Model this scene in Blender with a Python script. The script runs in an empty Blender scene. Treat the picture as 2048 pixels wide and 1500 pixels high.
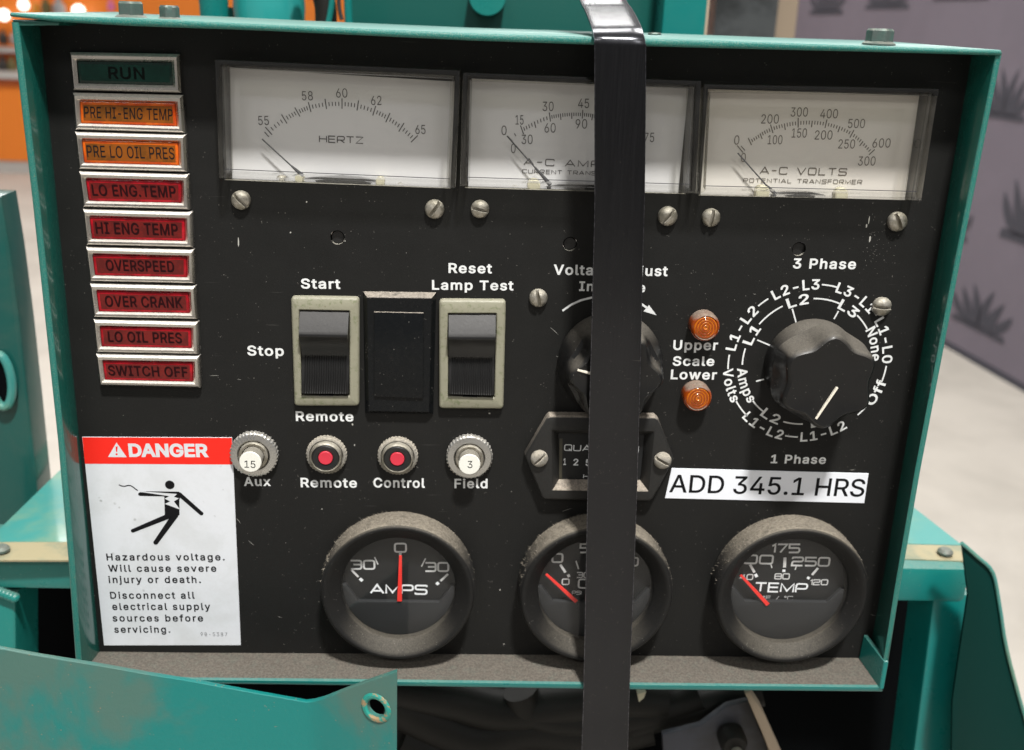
import bpy, bmesh, math, random, os
from mathutils import Vector, Matrix, Euler
R = math.radians
random.seed(7)
sc = bpy.context.scene
COL = sc.collection

# ------------------------------------------------------------------ camera
CAM = Vector((-0.0166, -0.4194, 0.1444))
ROT = Euler((1.2456, -0.0384, -0.0373), 'XYZ')
FPX = 2100.0                      # focal length in pixels of a 2048 wide frame
cd = bpy.data.cameras.new('camera')
cam = bpy.data.objects.new('camera', cd); COL.objects.link(cam); sc.camera = cam
cam.location = CAM; cam.rotation_euler = ROT
cd.sensor_width = 36; cd.lens = FPX / 2048 * 36
cd.clip_start = 0.01; cd.clip_end = 200
cd.dof.use_dof = True; cd.dof.focus_distance = 0.415; cd.dof.aperture_fstop = 13
RM = ROT.to_matrix()

# ------------------------------------------------------------------ world and lamps
w = bpy.data.worlds.new('World'); sc.world = w; w.use_nodes = True
nt = w.node_tree; bg = nt.nodes['Background']
tc = nt.nodes.new('ShaderNodeTexCoord'); sp = nt.nodes.new('ShaderNodeSeparateXYZ')
mr = nt.nodes.new('ShaderNodeMapRange'); mr.inputs[1].default_value = -0.2; mr.inputs[2].default_value = 0.9
rm = nt.nodes.new('ShaderNodeMix'); rm.data_type = 'RGBA'
rm.inputs[6].default_value = (0.30, 0.28, 0.26, 1); rm.inputs[7].default_value = (0.95, 0.96, 1.0, 1)
nt.links.new(tc.outputs['Generated'], sp.inputs[0]); nt.links.new(sp.outputs['Z'], mr.inputs[0])
nt.links.new(mr.outputs[0], rm.inputs[0]); nt.links.new(rm.outputs[2], bg.inputs[0])
bg.inputs[1].default_value = 0.40
def area(name, loc, target, sx, sy, power, col=(1, .985, .96), spread=150):
    l = bpy.data.lights.new(name, 'AREA'); l.shape = 'RECTANGLE'; l.size = sx; l.size_y = sy
    l.energy = power; l.color = col; l.spread = R(spread)
    o = bpy.data.objects.new(name, l); COL.objects.link(o); o.location = loc
    o.rotation_euler = (Vector(target) - Vector(loc)).to_track_quat('-Z', 'Y').to_euler()
    return o
area('ceiling_lamp_key', (0.34, -1.46, 2.85), (0, 0, 0), 0.28, 0.20, 18.5, spread=60)
for x, y in ((-1.6, -4.2), (1.9, -4.6)):
    area('added_fill_rear', (x, y, 3.4), (x, y, -1), 1.4, 0.6, 60)  # unseen fill lamps added to lighten the meter dials
for i, (x, y) in enumerate([(-2.2, 3.0), (1.6, 2.4), (-3, 6.5), (3.2, 5.5), (-0.1, 2.3), (0.6, 6.2)]):
    area('added_lamp_hall', (x, y, 3.4), (x, y, -1), 1.3, 0.5, 70 if i < 4 else 55 if i == 4 else 62)  # unseen lamps added for the far floor, last pair for the strap's highlight
sc.view_settings.view_transform = 'Standard'; sc.view_settings.look = 'None'
sc.view_settings.exposure = 0.0; sc.view_settings.gamma = 1
sc.cycles.max_bounces = 8; sc.cycles.transparent_max_bounces = 12
sc.cycles.caustics_reflective = False; sc.cycles.caustics_refractive = False

# ------------------------------------------------------------------ geometry helpers
def ray(px, py):
    return RM @ Vector(((px - 1024) / FPX, -(py - 750) / FPX, -1))
def at(px, py, d=0.0):
    """point on the vertical plane standing d metres in front of the faceplate"""
    r = ray(px, py); t = (-d - CAM.y) / r.y
    return CAM + r * t
FLOOR_Z = -1.25
def floor_at(px, py, z=FLOOR_Z):
    r = ray(px, py); return CAM + r * ((z - CAM.z) / r.z)
def on_plane(px, py, p0, n):
    r = ray(px, py); return CAM + r * ((p0 - CAM).dot(n) / r.dot(n))

WORLD = {}
def thing(name, label, cat, loc, group=None):
    o = bpy.data.objects.new(name, None); COL.objects.link(o); o.location = loc
    o.empty_display_size = 0.02
    o['label'] = label; o['category'] = cat
    if group: o['group'] = group
    WORLD[o.name] = Vector(loc)
    return o
def empty(name, parent, loc, label=None):
    o = bpy.data.objects.new(name, None); COL.objects.link(o); o.parent = parent
    o.empty_display_size = 0.005
    o.location = Vector(loc) - WORLD[parent.name]; WORLD[o.name] = Vector(loc)
    if label: o['label'] = label
    return o
def obj(name, bm, mat, parent=None, label=None, smooth=True, angle=32, cat=None, kind=None, group=None, org=None, recalc=True):
    if recalc: bmesh.ops.recalc_face_normals(bm, faces=bm.faces[:])
    if org is None:
        xs = [v.co.x for v in bm.verts]; ys = [v.co.y for v in bm.verts]; zs = [v.co.z for v in bm.verts]
        org = Vector(((min(xs) + max(xs)) / 2, (min(ys) + max(ys)) / 2, (min(zs) + max(zs)) / 2))
        if parent is None: org.z = min(zs)
    ys_ = [v.co.y for v in bm.verts]
    if recalc and max(ys_) - min(ys_) < 1e-4 and len(bm.faces):
        for f in bm.faces:
            f.normal_update()
            if f.normal.y > 0: f.normal_flip()
    org = Vector(org)
    bmesh.ops.translate(bm, verts=bm.verts[:], vec=-org)
    me = bpy.data.meshes.new(name); bm.to_mesh(me); bm.free()
    if smooth:
        me.polygons.foreach_set('use_smooth', [True] * len(me.polygons))
        me.set_sharp_from_angle(angle=R(angle))
    mats = mat if isinstance(mat, (list, tuple)) else [mat]
    for m in mats: me.materials.append(m)
    o = bpy.data.objects.new(name, me); COL.objects.link(o)
    if parent: o.parent = parent; o.location = org - WORLD[parent.name]
    else: o.location = org
    WORLD[o.name] = org
    if label: o['label'] = label
    if cat: o['category'] = cat
    if kind: o['kind'] = kind
    if group: o['group'] = group
    return o
def place_copy(src, parent, world, rot=None):
    o = src.copy(); COL.objects.link(o); o.parent = parent
    o.location = Vector(world) - WORLD[parent.name]; WORLD[o.name] = Vector(world)
    if rot is not None: o.rotation_euler = rot
    return o

def V3(p, d): return Vector((p[0], -d, p[1])) if len(p) == 2 else Vector(p)
def loopverts(bm, pts): return [bm.verts.new(p) for p in pts]
def bridge(bm, a, b, closed=True, mi=0):
    n = len(a)
    for i in range(n if closed else n - 1):
        f = bm.faces.new((a[i], a[(i + 1) % n], b[(i + 1) % n], b[i])); f.material_index = mi
def xz(pxs, d): return [(p.x, p.z) for p in (at(x, y, d) for x, y in pxs)]
def inset_poly(pts, k):
    """inset a convex xz polygon by k metres"""
    n = len(pts); out = []
    A = sum(pts[i][0] * pts[(i + 1) % n][1] - pts[(i + 1) % n][0] * pts[i][1] for i in range(n))
    s = 1 if A > 0 else -1
    for i in range(n):
        p0 = Vector(pts[i - 1]); p1 = Vector(pts[i]); p2 = Vector(pts[(i + 1) % n])
        e1 = (p1 - p0).normalized(); e2 = (p2 - p1).normalized()
        n1 = Vector((-e1.y, e1.x)) * s; n2 = Vector((-e2.y, e2.x)) * s
        m = (n1 + n2); m = m / max(0.2, m.dot(n1)); out.append((p1.x + m.x * k, p1.y + m.y * k))
    return out
def round_poly(pts, r, seg=4):
    n = len(pts); out = []
    for i in range(n):
        p0 = Vector(pts[i - 1]); p1 = Vector(pts[i]); p2 = Vector(pts[(i + 1) % n])
        a = p1 + (p0 - p1).normalized() * min(r, (p0 - p1).length * .45)
        b = p1 + (p2 - p1).normalized() * min(r, (p2 - p1).length * .45)
        for k in range(seg + 1):
            t = k / seg; q = a * (1 - t) ** 2 + p1 * 2 * t * (1 - t) + b * t * t
            out.append((q.x, q.y))
    return out
def rings(bm, levels, cap0=False, cap1=True, mi=0):
    """levels: list of (polygon in xz, depth); bridges successive rings"""
    L = [loopverts(bm, [Vector((p[0], -d, p[1])) for p in poly]) for poly, d in levels]
    for a, b in zip(L, L[1:]): bridge(bm, a, b, mi=mi)
    if cap0: bm.faces.new(L[0])
    if cap1: bm.faces.new(L[-1])
    return L
def slab(poly, d0, d1, bev=0.0, bm=None, cap0=True):
    bm = bm or bmesh.new()
    lv = [(poly, d0), (poly, d1 - bev if d1 > d0 else d1 + bev)] if bev else [(poly, d0), (poly, d1)]
    if bev: lv += [(inset_poly(poly, bev * .3), d1 - bev * .3), (inset_poly(poly, bev), d1)]
    rings(bm, lv, cap0=cap0, cap1=True); return bm
def circle(cx, cz, r, n=48, ph=0): return [(cx + r * math.cos(ph + 2 * math.pi * i / n), cz + r * math.sin(ph + 2 * math.pi * i / n)) for i in range(n)]
def lathe(cx, cz, prof, n=64, fn=None, cap0=False, cap1=True, bm=None):
    bm = bm or bmesh.new(); L = []
    for j, (r, d) in enumerate(prof):
        ring = []
        for i in range(n):
            t = 2 * math.pi * i / n; rr, dd = (fn(t, j, r, d) if fn else (r, d))
            ring.append(bm.verts.new((cx + rr * math.cos(t), -dd, cz + rr * math.sin(t))))
        L.append(ring)
    for a, b in zip(L, L[1:]): bridge(bm, a, b)
    if cap0: bm.faces.new(L[0])
    if cap1: bm.faces.new(L[-1])
    return bm
def box(x0, x1, y0, y1, z0, z1, bev=0, bm=None):
    bm = bm or bmesh.new()
    r = bmesh.ops.create_cube(bm, size=1)
    vs = r['verts']
    for v in vs:
        v.co = Vector((x0 + (v.co.x + .5) * (x1 - x0), y0 + (v.co.y + .5) * (y1 - y0), z0 + (v.co.z + .5) * (z1 - z0)))
    if bev:
        es = list({e for v in vs for e in v.link_edges})
        bmesh.ops.bevel(bm, geom=es, offset=bev, segments=2, affect='EDGES', profile=.6)
    return bm
def tube(pts, rad, n=12, bm=None, cap=True):
    bm = bm or bmesh.new(); pts = [Vector(p) for p in pts]; L = []
    rads = rad if isinstance(rad, (list, tuple)) else [rad] * len(pts)
    for i, p in enumerate(pts):
        t = (pts[min(i + 1, len(pts) - 1)] - pts[max(i - 1, 0)]).normalized()
        u = t.cross(Vector((0, 1, .01))); u = u.normalized() if u.length > 1e-4 else Vector((1, 0, 0))
        v = t.cross(u).normalized()
        L.append([bm.verts.new(p + (u * math.cos(2 * math.pi * k / n) + v * math.sin(2 * math.pi * k / n)) * rads[i]) for k in range(n)])
    for a, b in zip(L, L[1:]): bridge(bm, a, b)
    if cap: bm.faces.new(L[0]); bm.faces.new(L[-1])
    return bm
def smooth_path(pts, n=8):
    pts = [Vector(p) for p in pts]; out = []
    for i in range(len(pts) - 1):
        p0 = pts[max(i - 1, 0)]; p1 = pts[i]; p2 = pts[i + 1]; p3 = pts[min(i + 2, len(pts) - 1)]
        for k in range(n):
            t = k / n
            out.append(.5 * ((2 * p1) + (p2 - p0) * t + (2 * p0 - 5 * p1 + 4 * p2 - p3) * t * t + (3 * p1 - p0 - 3 * p2 + p3) * t ** 3))
    out.append(pts[-1]); return out

# ------------------------------------------------------------------ lettering
def load_font():
    for base in (bpy.utils.resource_path('LOCAL'), bpy.utils.resource_path('SYSTEM')):
        p = os.path.join(base, 'datafiles', 'fonts', 'Inter.woff2')
        if os.path.exists(p):
            try: return bpy.data.fonts.load(p)
            except Exception: pass
    return None
FONT = load_font()
_tc = {}
LAY = 4e-6
def glyphs(s, bold=0.0, space=1.0):
    """outline vertices (x, y, layer) and triangles; overlapping contours are filled one by one"""
    key = (s, bold, space)
    if key in _tc: return _tc[key]
    c = bpy.data.curves.new('lettering', 'FONT'); c.body = s; c.size = 1
    if FONT: c.font = FONT
    c.space_character = space
    o = bpy.data.objects.new('lettering', c); COL.objects.link(o)
    dg = bpy.context.evaluated_depsgraph_get(); dg.update()
    cu = o.to_curve(dg); loops = []
    for spl in cu.splines:
        pts = []
        if spl.type == 'BEZIER':
            bp = spl.bezier_points; n = len(bp)
            for i in range(n):
                p, q = bp[i], bp[(i + 1) % n]
                straight = (p.handle_right - p.co).length < 1e-5 and (q.handle_left - q.co).length < 1e-5
                d0 = (q.co - p.co)
                if not straight and d0.length > 1e-7:
                    e = d0.normalized(); straight = abs((p.handle_right - p.co).cross(e).z) < 1e-4 and abs((q.handle_left - q.co).cross(e).z) < 1e-4
                K = 1 if straight else 4
                for k in range(K):
                    t = k / K; v = p.co * (1 - t) ** 3 + p.handle_right * 3 * t * (1 - t) ** 2 + q.handle_left * 3 * t * t * (1 - t) + q.co * t ** 3
                    pts.append(Vector((v.x, v.y)))
        else:
            pts = [Vector((q.co.x, q.co.y)) for q in spl.points]
        cl = []
        for p in pts:
            if not cl or (p - cl[-1]).length > 1e-5: cl.append(p)
        if len(cl) > 2 and (cl[0] - cl[-1]).length < 1e-5: cl.pop()
        if len(cl) > 2: loops.append(cl)
    o.to_curve_clear(); bpy.data.objects.remove(o); bpy.data.curves.remove(c)
    import numpy as np
    from mathutils.geometry import delaunay_2d_cdt
    def area(l): return .5 * sum(l[i].x * l[(i + 1) % len(l)].y - l[(i + 1) % len(l)].x * l[i].y for i in range(len(l)))
    sg = 1 if area(max(loops, key=lambda l: abs(area(l)))) > 0 else -1
    def off(l):
        if not bold: return l
        out = []; n = len(l)
        for i in range(n):
            e1 = (l[i] - l[i - 1]).normalized(); e2 = (l[(i + 1) % n] - l[i]).normalized()
            n1 = Vector((e1.y, -e1.x)) * sg; n2 = Vector((e2.y, -e2.x)) * sg; m_ = n1 + n2
            m_ = m_ / max(.5, m_.dot(n1)); out.append(l[i] + m_ * bold)
        return out
    loops = [off(l) for l in loops]
    P_ = [p for l in loops for p in l]; E_ = []; k = 0
    for l in loops:
        E_ += [(k + i, k + (i + 1) % len(l)) for i in range(len(l))]; k += len(l)
    ov, oe, of, *_ = delaunay_2d_cdt(P_, E_, [], 0, 1e-6)
    OV = np.array([(p.x, p.y) for p in ov]); T = np.array([t for t in of if len(t) == 3])
    cen = OV[T].mean(1); A_ = np.array([P_[i] for i, j in E_]); B_ = np.array([P_[j] for i, j in E_])
    cy_ = cen[:, 1:2]; cx_ = cen[:, 0:1]; ay, by = A_[None, :, 1], B_[None, :, 1]; ax, bx = A_[None, :, 0], B_[None, :, 0]
    den = np.where(by == ay, 1e-12, by - ay); X = ax + (cy_ - ay) / den * (bx - ax)
    wn_ = (((ay <= cy_) & (by > cy_) & (X > cx_)).sum(1) - ((ay > cy_) & (by <= cy_) & (X > cx_)).sum(1))
    keep = T[wn_ * sg > 0]
    used = sorted(set(keep.flatten().tolist())); mp = {u: i for i, u in enumerate(used)}
    vs = [(float(OV[u][0]), float(OV[u][1]), 0) for u in used]; fs = [tuple(mp[q] for q in t) for t in keep.tolist()]
    _tc[key] = (vs, fs); return vs, fs
CAPH = max(v[1] for v in glyphs('H')[0])
def text_into(bm, s, pl, pr, cap, d, bold=0.0, space=1.0, lean=0.0, mi=0):
    """s written from baseline point pl to pr (photo pixels), capitals cap pixels high, on the plane d in front of the plate"""
    vs, fs = glyphs(s, bold, space)
    x0 = min(v[0] for v in vs); x1 = max(v[0] for v in vs)
    a = at(pl[0], pl[1], d); b = at(pr[0], pr[1], d); u = (b - a); L = u.length; u.normalize()
    up = Vector((-u.z, 0, u.x)); top = at(pl[0], pl[1] - cap, d)
    h = (top - a).dot(up); sx = L / (x1 - x0); sy = h / (CAPH + 2 * bold)
    V = [bm.verts.new(a + u * ((x - x0) * sx + lean * (y + bold) * sy) + up * ((y + bold) * sy) + Vector((0, -LAY * kz, 0))) for x, y, kz in vs]
    for f in fs:
        try: fc = bm.faces.new([V[i] for i in f]); fc.material_index = mi
        except ValueError: pass
    return bm
def arc_text_into(bm, s, c, rad, ang, hgt, d, bold=0, space=1.0, flip=False, wid=1.0):
    vs, fs = glyphs(s, bold, space); k = hgt / CAPH
    xm = (min(v[0] for v in vs) + max(v[0] for v in vs)) / 2; wid = R(wid) * rad / ((max(v[0] for v in vs) - min(v[0] for v in vs)) * k)
    V = []
    for x, y, kz in vs:
        xx = (x - xm) * k * wid; yy = y * k - hgt / 2
        if flip: t = R(ang) + xx / rad; r = rad - yy
        else: t = R(ang) - xx / rad; r = rad + yy
        V.append(bm.verts.new((c[0] + r * math.cos(t), -d - LAY * kz, c[1] + r * math.sin(t))))
    for f in fs:
        try: bm.faces.new([V[i] for i in f])
        except ValueError: pass
def stroke(bm, pts, wid, d=None, mi=0):
    """a flat painted stroke along 3D points lying in a plane y = const"""
    pts = [Vector(p) for p in pts]; A = []; B = []
    for i, p in enumerate(pts):
        t = (pts[min(i + 1, len(pts) - 1)] - pts[max(i - 1, 0)]).normalized()
        n = Vector((-t.z, 0, t.x)); ww = wid[i] if isinstance(wid, (list, tuple)) else wid
        A.append(bm.verts.new(p + n * ww / 2)); B.append(bm.verts.new(p - n * ww / 2))
    for i in range(len(pts) - 1):
        f = bm.faces.new((A[i], A[i + 1], B[i + 1], B[i])); f.material_index = mi
def px_stroke(bm, pxs, wpx, d, mi=0):
    a = at(pxs[0][0], pxs[0][1], d); b = at(pxs[0][0] + 10, pxs[0][1], d); s = (b - a).length / 10
    stroke(bm, [at(x, y, d) for x, y in pxs], [q * s for q in wpx] if isinstance(wpx, (list, tuple)) else wpx * s, mi=mi)
def px_poly(bm, pxs, d, mi=0):
    f = bm.faces.new([bm.verts.new(at(x, y, d)) for x, y in pxs]); f.material_index = mi
def px_disc(bm, x, y, rpx, d, n=24, mi=0):
    a = at(x, y, d); s = (at(x + 10, y, d) - a).length / 10 * rpx
    f = bm.faces.new([bm.verts.new((a.x + s * math.cos(2 * math.pi * i / n), a.y, a.z + s * math.sin(2 * math.pi * i / n))) for i in range(n)]); f.material_index = mi

def stroke2(bm, pts, w, closed=False):
    """mitred flat stroke through 3D points in one y plane"""
    P_ = [Vector((p[0], p[2])) for p in pts]; n = len(P_); y = pts[0][1]; A = []; B = []
    for i, p in enumerate(P_):
        a = P_[i - 1] if (closed or i > 0) else None; b = P_[(i + 1) % n] if (closed or i < n - 1) else None
        e1 = (p - a).normalized() if a is not None else (b - p).normalized(); e2 = (b - p).normalized() if b is not None else e1
        n1 = Vector((-e1.y, e1.x)); n2 = Vector((-e2.y, e2.x)); m_ = n1 + n2; m_ = m_ / max(.55, m_.dot(n1)) * w / 2
        A.append(bm.verts.new((p.x + m_.x, y, p.y + m_.y))); B.append(bm.verts.new((p.x - m_.x, y, p.y - m_.y)))
    for i in range(n if closed else n - 1):
        j = (i + 1) % n; bm.faces.new((A[i], A[j], B[j], B[i]))
BOX = [(0, 0), (0, 1), (1, 1), (1, 0)]
SG = {'0': (1, 1, [BOX + ['c']]), 'O': (1, 1, [BOX + ['c']]), '8': (1, 1, [BOX + ['c'], [(0, .52), (1, .52)]]), 'Q': (1, 1, [BOX + ['c'], [(.6, .3), (1.05, -.08)]]),
      '3': (1, 1, [[(0, 1), (1, 1), (1, 0), (0, 0)], [(.25, .52), (.96, .52)]]), '1': (.28, 0, [[(0, .78), (.28, 1), (.28, 0)]]),
      '2': (1, 1, [[(0, .8), (0, 1), (1, 1), (1, .5), (0, .5), (0, 0, 9), (1, 0)]]), '4': (1, 0, [[(.75, 0), (.75, 1), (0, .3), (1, .3)]]),
      '5': (1, 1, [[(1, 1), (0, 1, 9), (0, .55, 9), (1, .55), (1, 0), (0, 0)]]), '6': (1, 1, [[(.95, 1), (0, 1), (0, 0), (1, 0), (1, .55), (.04, .55)]]), '7': (.9, 0, [[(0, 1), (.9, 1), (.3, 0)]]),
      'A': (1.15, 0, [[(0, 0), (.57, 1), (1.15, 0)], [(.22, .3), (.92, .3)]]), 'M': (1.15, 0, [[(0, 0), (0, 1), (.57, .12), (1.15, 1), (1.15, 0)]]), 'P': (1, 1, [[(0, 0), (0, 1), (1, 1), (1, .42), (.02, .42)]]),
      'S': (1, 1, [[(1, .84), (1, 1), (0, 1), (0, .52), (1, .52), (1, 0), (0, 0), (0, .16)]]), 'T': (1, 0, [[(.5, 0), (.5, .93)], [(0, 1), (1, 1)]]), 'E': (.9, 0, [[(.9, 1), (0, 1), (0, 0), (.9, 0)], [(.06, .52), (.85, .52)]]),
      'I': (.02, 0, [[(0, 0), (0, 1)]]), 'L': (.85, 0, [[(0, 1), (0, 0), (.85, 0)]]), 'H': (1, 0, [[(0, 0), (0, 1)], [(1, 0), (1, 1)], [(.06, .52), (.94, .52)]]), 'Z': (1, 0, [[(0, 1), (1, 1), (0, 0), (1, 0)]]),
      'R': (1, 1, [[(0, 0), (0, 1), (1, 1), (1, .42), (.02, .42)], [(.5, .36), (1, 0)]]), 'V': (1.1, 0, [[(0, 1), (.55, 0), (1.1, 1)]]), 'C': (1, 1, [[(1, .8), (1, 1), (0, 1), (0, 0), (1, 0), (1, .2)]]),
      'N': (1, 0, [[(0, 0), (0, 1), (1, 0), (1, 1)]]), 'F': (.85, 0, [[(.85, 1), (0, 1), (0, 0)], [(.06, .52), (.8, .52)]]), 'U': (1, 1, [[(0, 1), (0, 0), (1, 0), (1, 1)]]), '-': (.6, 0, [[(0, .5), (.6, .5)]]),
      ' ': (.55, 0, []), '/': (.5, 0, [[(0, 0), (.5, 1)]]), '°': (.32, 1, [[(0, .68), (0, 1), (.32, 1), (.32, .68), 'c']])}
def wide_text(bm, s_, pl, pr, cap, d, wgt=.15, gap=.28):
    """square extended capitals drawn as strokes; wgt is the stroke width as a share of the cap height"""
    a = at(pl[0], pl[1], d); b = at(pr[0], pr[1], d); u = (b - a); Lg = u.length; u.normalize(); up = Vector((-u.z, 0, u.x))
    h = (at(pl[0], pl[1] - cap, d) - a).dot(up); wd_ = wgt * h
    tot = sum(SG[c][0] for c in s_) + gap * (len(s_) - 1); kx = (Lg - wd_) / tot; x = 0; hh = h - wd_; lay = 0
    for c in s_:
        w_, rnd_, pls = SG[c]
        for pl_ in pls:
            closed = pl_[-1] == 'c'; hard = [len(p) == 3 for p in pl_ if p != 'c']; q = [Vector(p[:2]) for p in pl_ if p != 'c']; q = [Vector(((x + p.x) * kx, p.y * hh)) for p in q]
            if rnd_:
                out = []; n = len(q)
                for i in range(n):
                    if hard[i] or (not closed and i in (0, n - 1)): out.append(q[i]); continue
                    p0, p1, p2 = q[i - 1], q[i], q[(i + 1) % n]; r_ = min(hh * .26, (p0 - p1).length * .49, (p2 - p1).length * .49)
                    A_ = p1 + (p0 - p1).normalized() * r_; B_ = p1 + (p2 - p1).normalized() * r_
                    for k in range(5): t = k / 4; out.append(A_ * (1 - t) ** 2 + p1 * 2 * t * (1 - t) + B_ * t * t)
                q = out
            P3 = [a + u * (p.x + wd_ / 2) + up * (p.y + wd_ / 2) + Vector((0, -4e-6 * (lay % 3), 0)) for p in q]; lay += 1
            P3 = [p for i, p in enumerate(P3) if i == 0 or (p - P3[i - 1]).length > 1e-7]
            stroke2(bm, P3, wd_, closed)
        x += w_ + gap
# ------------------------------------------------------------------ materials
def mat(name, col, rough=.5, metal=0, spec=.5, coat=0, coatr=.1, trans=0, ior=1.45, emit=None, emits=0,
        var=None, vscale=20, vamt=.5, vsharp=(.4, .6), bump=0, bscale=400, bdist=.0003,
        dust=0, dmin=.35, dustcol=(.30, .26, .20), dlow=.2, dhigh=.8, dn=300, film=0, speck=0, sscale=900, speckcol=(.6, .57, .5), rvar=0, scratch=0, sss=0, streak=0):
    m = bpy.data.materials.new(name); m.use_nodes = True; t = m.node_tree; N = t.nodes; Lk = t.links
    b = N['Principled BSDF']; out = N['Material Output']
    b.inputs['Base Color'].default_value = (*col, 1); b.inputs['Roughness'].default_value = rough
    b.inputs['Metallic'].default_value = metal; b.inputs['Specular IOR Level'].default_value = spec
    b.inputs['Coat Weight'].default_value = coat; b.inputs['Coat Roughness'].default_value = coatr
    b.inputs['Transmission Weight'].default_value = trans; b.inputs['IOR'].default_value = ior
    if sss:
        b.inputs['Subsurface Weight'].default_value = sss; b.inputs['Subsurface Radius'].default_value = (.003, .001, .0003)
        b.inputs['Subsurface Scale'].default_value = 1
    if emit: b.inputs['Emission Color'].default_value = (*emit, 1); b.inputs['Emission Strength'].default_value = emits
    geo = N.new('ShaderNodeNewGeometry'); pos = geo.outputs['Position']
    def noise(scale, detail=4, rough_=.6, dist=0):
        n = N.new('ShaderNodeTexNoise'); n.inputs['Scale'].default_value = scale; n.inputs['Detail'].default_value = detail
        n.inputs['Roughness'].default_value = rough_; n.inputs['Distortion'].default_value = dist
        Lk.new(pos, n.inputs['Vector']); return n.outputs['Fac']
    def mrange(src, a, b_, c=0, d=1):
        n = N.new('ShaderNodeMapRange'); n.inputs[1].default_value = a; n.inputs[2].default_value = b_
        n.inputs[3].default_value = c; n.inputs[4].default_value = d; n.interpolation_type = 'SMOOTHSTEP'
        Lk.new(src, n.inputs[0]); return n.outputs[0]
    def math_(op, a, b_):
        n = N.new('ShaderNodeMath'); n.operation = op
        for i, q in enumerate((a, b_)):
            if isinstance(q, (int, float)): n.inputs[i].default_value = q
            else: Lk.new(q, n.inputs[i])
        return n.outputs[0]
    def mixc(f, a, b_):
        n = N.new('ShaderNodeMix'); n.data_type = 'RGBA'
        if isinstance(f, (int, float)): n.inputs[0].default_value = f
        else: Lk.new(f, n.inputs[0])
        for i, q in ((6, a), (7, b_)):
            if isinstance(q, tuple): n.inputs[i].default_value = (*q, 1)
            else: Lk.new(q, n.inputs[i])
        return n.outputs[2]
    c = col; rf = None
    if var:
        c = mixc(mrange(noise(vscale, 5, .65, .3), vsharp[0], vsharp[1], 0, vamt), c, var)
    if film:
        f1 = mrange(noise(14, 6, .7), .35, .75, film * .3, film)
        f2 = mrange(noise(dn * 2, 3, .7), .35, .7, .3, 1)
        c = mixc(math_('MULTIPLY', f1, f2), c, dustcol)
    if scratch:
        mp = N.new('ShaderNodeMapping'); mp.inputs['Rotation'].default_value = (0, R(35), 0); mp.inputs['Scale'].default_value = (40, 40, 900)
        Lk.new(pos, mp.inputs['Vector'])
        n = N.new('ShaderNodeTexNoise'); n.inputs['Scale'].default_value = 1; n.inputs['Detail'].default_value = 2; Lk.new(mp.outputs[0], n.inputs['Vector'])
        f = math_('MULTIPLY', mrange(n.outputs['Fac'], .70, .74), mrange(noise(30, 2), .5, .65, 0, scratch))
        c = mixc(f, c, (.25, .24, .22))
    if speck:
        v = N.new('ShaderNodeTexVoronoi'); v.inputs['Scale'].default_value = sscale; Lk.new(pos, v.inputs['Vector'])
        f = math_('MULTIPLY', mrange(v.outputs['Distance'], .12, .22, 1, 0), mrange(noise(sscale * .35, 2), .58, .66, 0, speck))
        c = mixc(f, c, speckcol)
    if dust:
        sx = N.new('ShaderNodeSeparateXYZ'); Lk.new(geo.outputs['Normal'], sx.inputs[0])
        up = mrange(sx.outputs['Z'], dlow, dhigh)
        f = math_('MULTIPLY', math_('MULTIPLY', up, dust), mrange(noise(dn, 5, .75), .25, .55, dmin, 1))
        dc = mixc(mrange(noise(dn * 3, 3, .8), .35, .65), tuple(q * .72 for q in dustcol), tuple(min(1, q * 1.2) for q in dustcol))
        c = mixc(f, c, dc)
        rf = math_('ADD', math_('MULTIPLY', f, .95 - rough), rough)
        met = math_('MULTIPLY', math_('SUBTRACT', 1, f), metal)
        if metal: Lk.new(met, b.inputs['Metallic'])
        if coat: Lk.new(math_('MULTIPLY', math_('SUBTRACT', 1, f), coat), b.inputs['Coat Weight'])
    if not isinstance(c, tuple): Lk.new(c, b.inputs['Base Color'])
    if rvar:
        rf = math_('ADD', rf if rf is not None else rough, mrange(noise(60, 5, .7), .3, .7, -rvar, rvar))
    if streak:
        mp2 = N.new('ShaderNodeMapping'); mp2.inputs['Scale'].default_value = (2200, 2200, 6); Lk.new(pos, mp2.inputs['Vector'])
        n2 = N.new('ShaderNodeTexNoise'); n2.inputs['Scale'].default_value = 1; n2.inputs['Detail'].default_value = 3; Lk.new(mp2.outputs[0], n2.inputs['Vector'])
        rf = math_('ADD', rf if rf is not None else rough, mrange(n2.outputs['Fac'], .3, .7, -streak * .5, streak))
    if rf is not None: Lk.new(rf, b.inputs['Roughness'])
    if bump:
        bp = N.new('ShaderNodeBump'); bp.inputs['Strength'].default_value = bump; bp.inputs['Distance'].default_value = bdist
        Lk.new(noise(bscale, 5, .6), bp.inputs['Height']); Lk.new(bp.outputs[0], b.inputs['Normal'])
    return m
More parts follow.
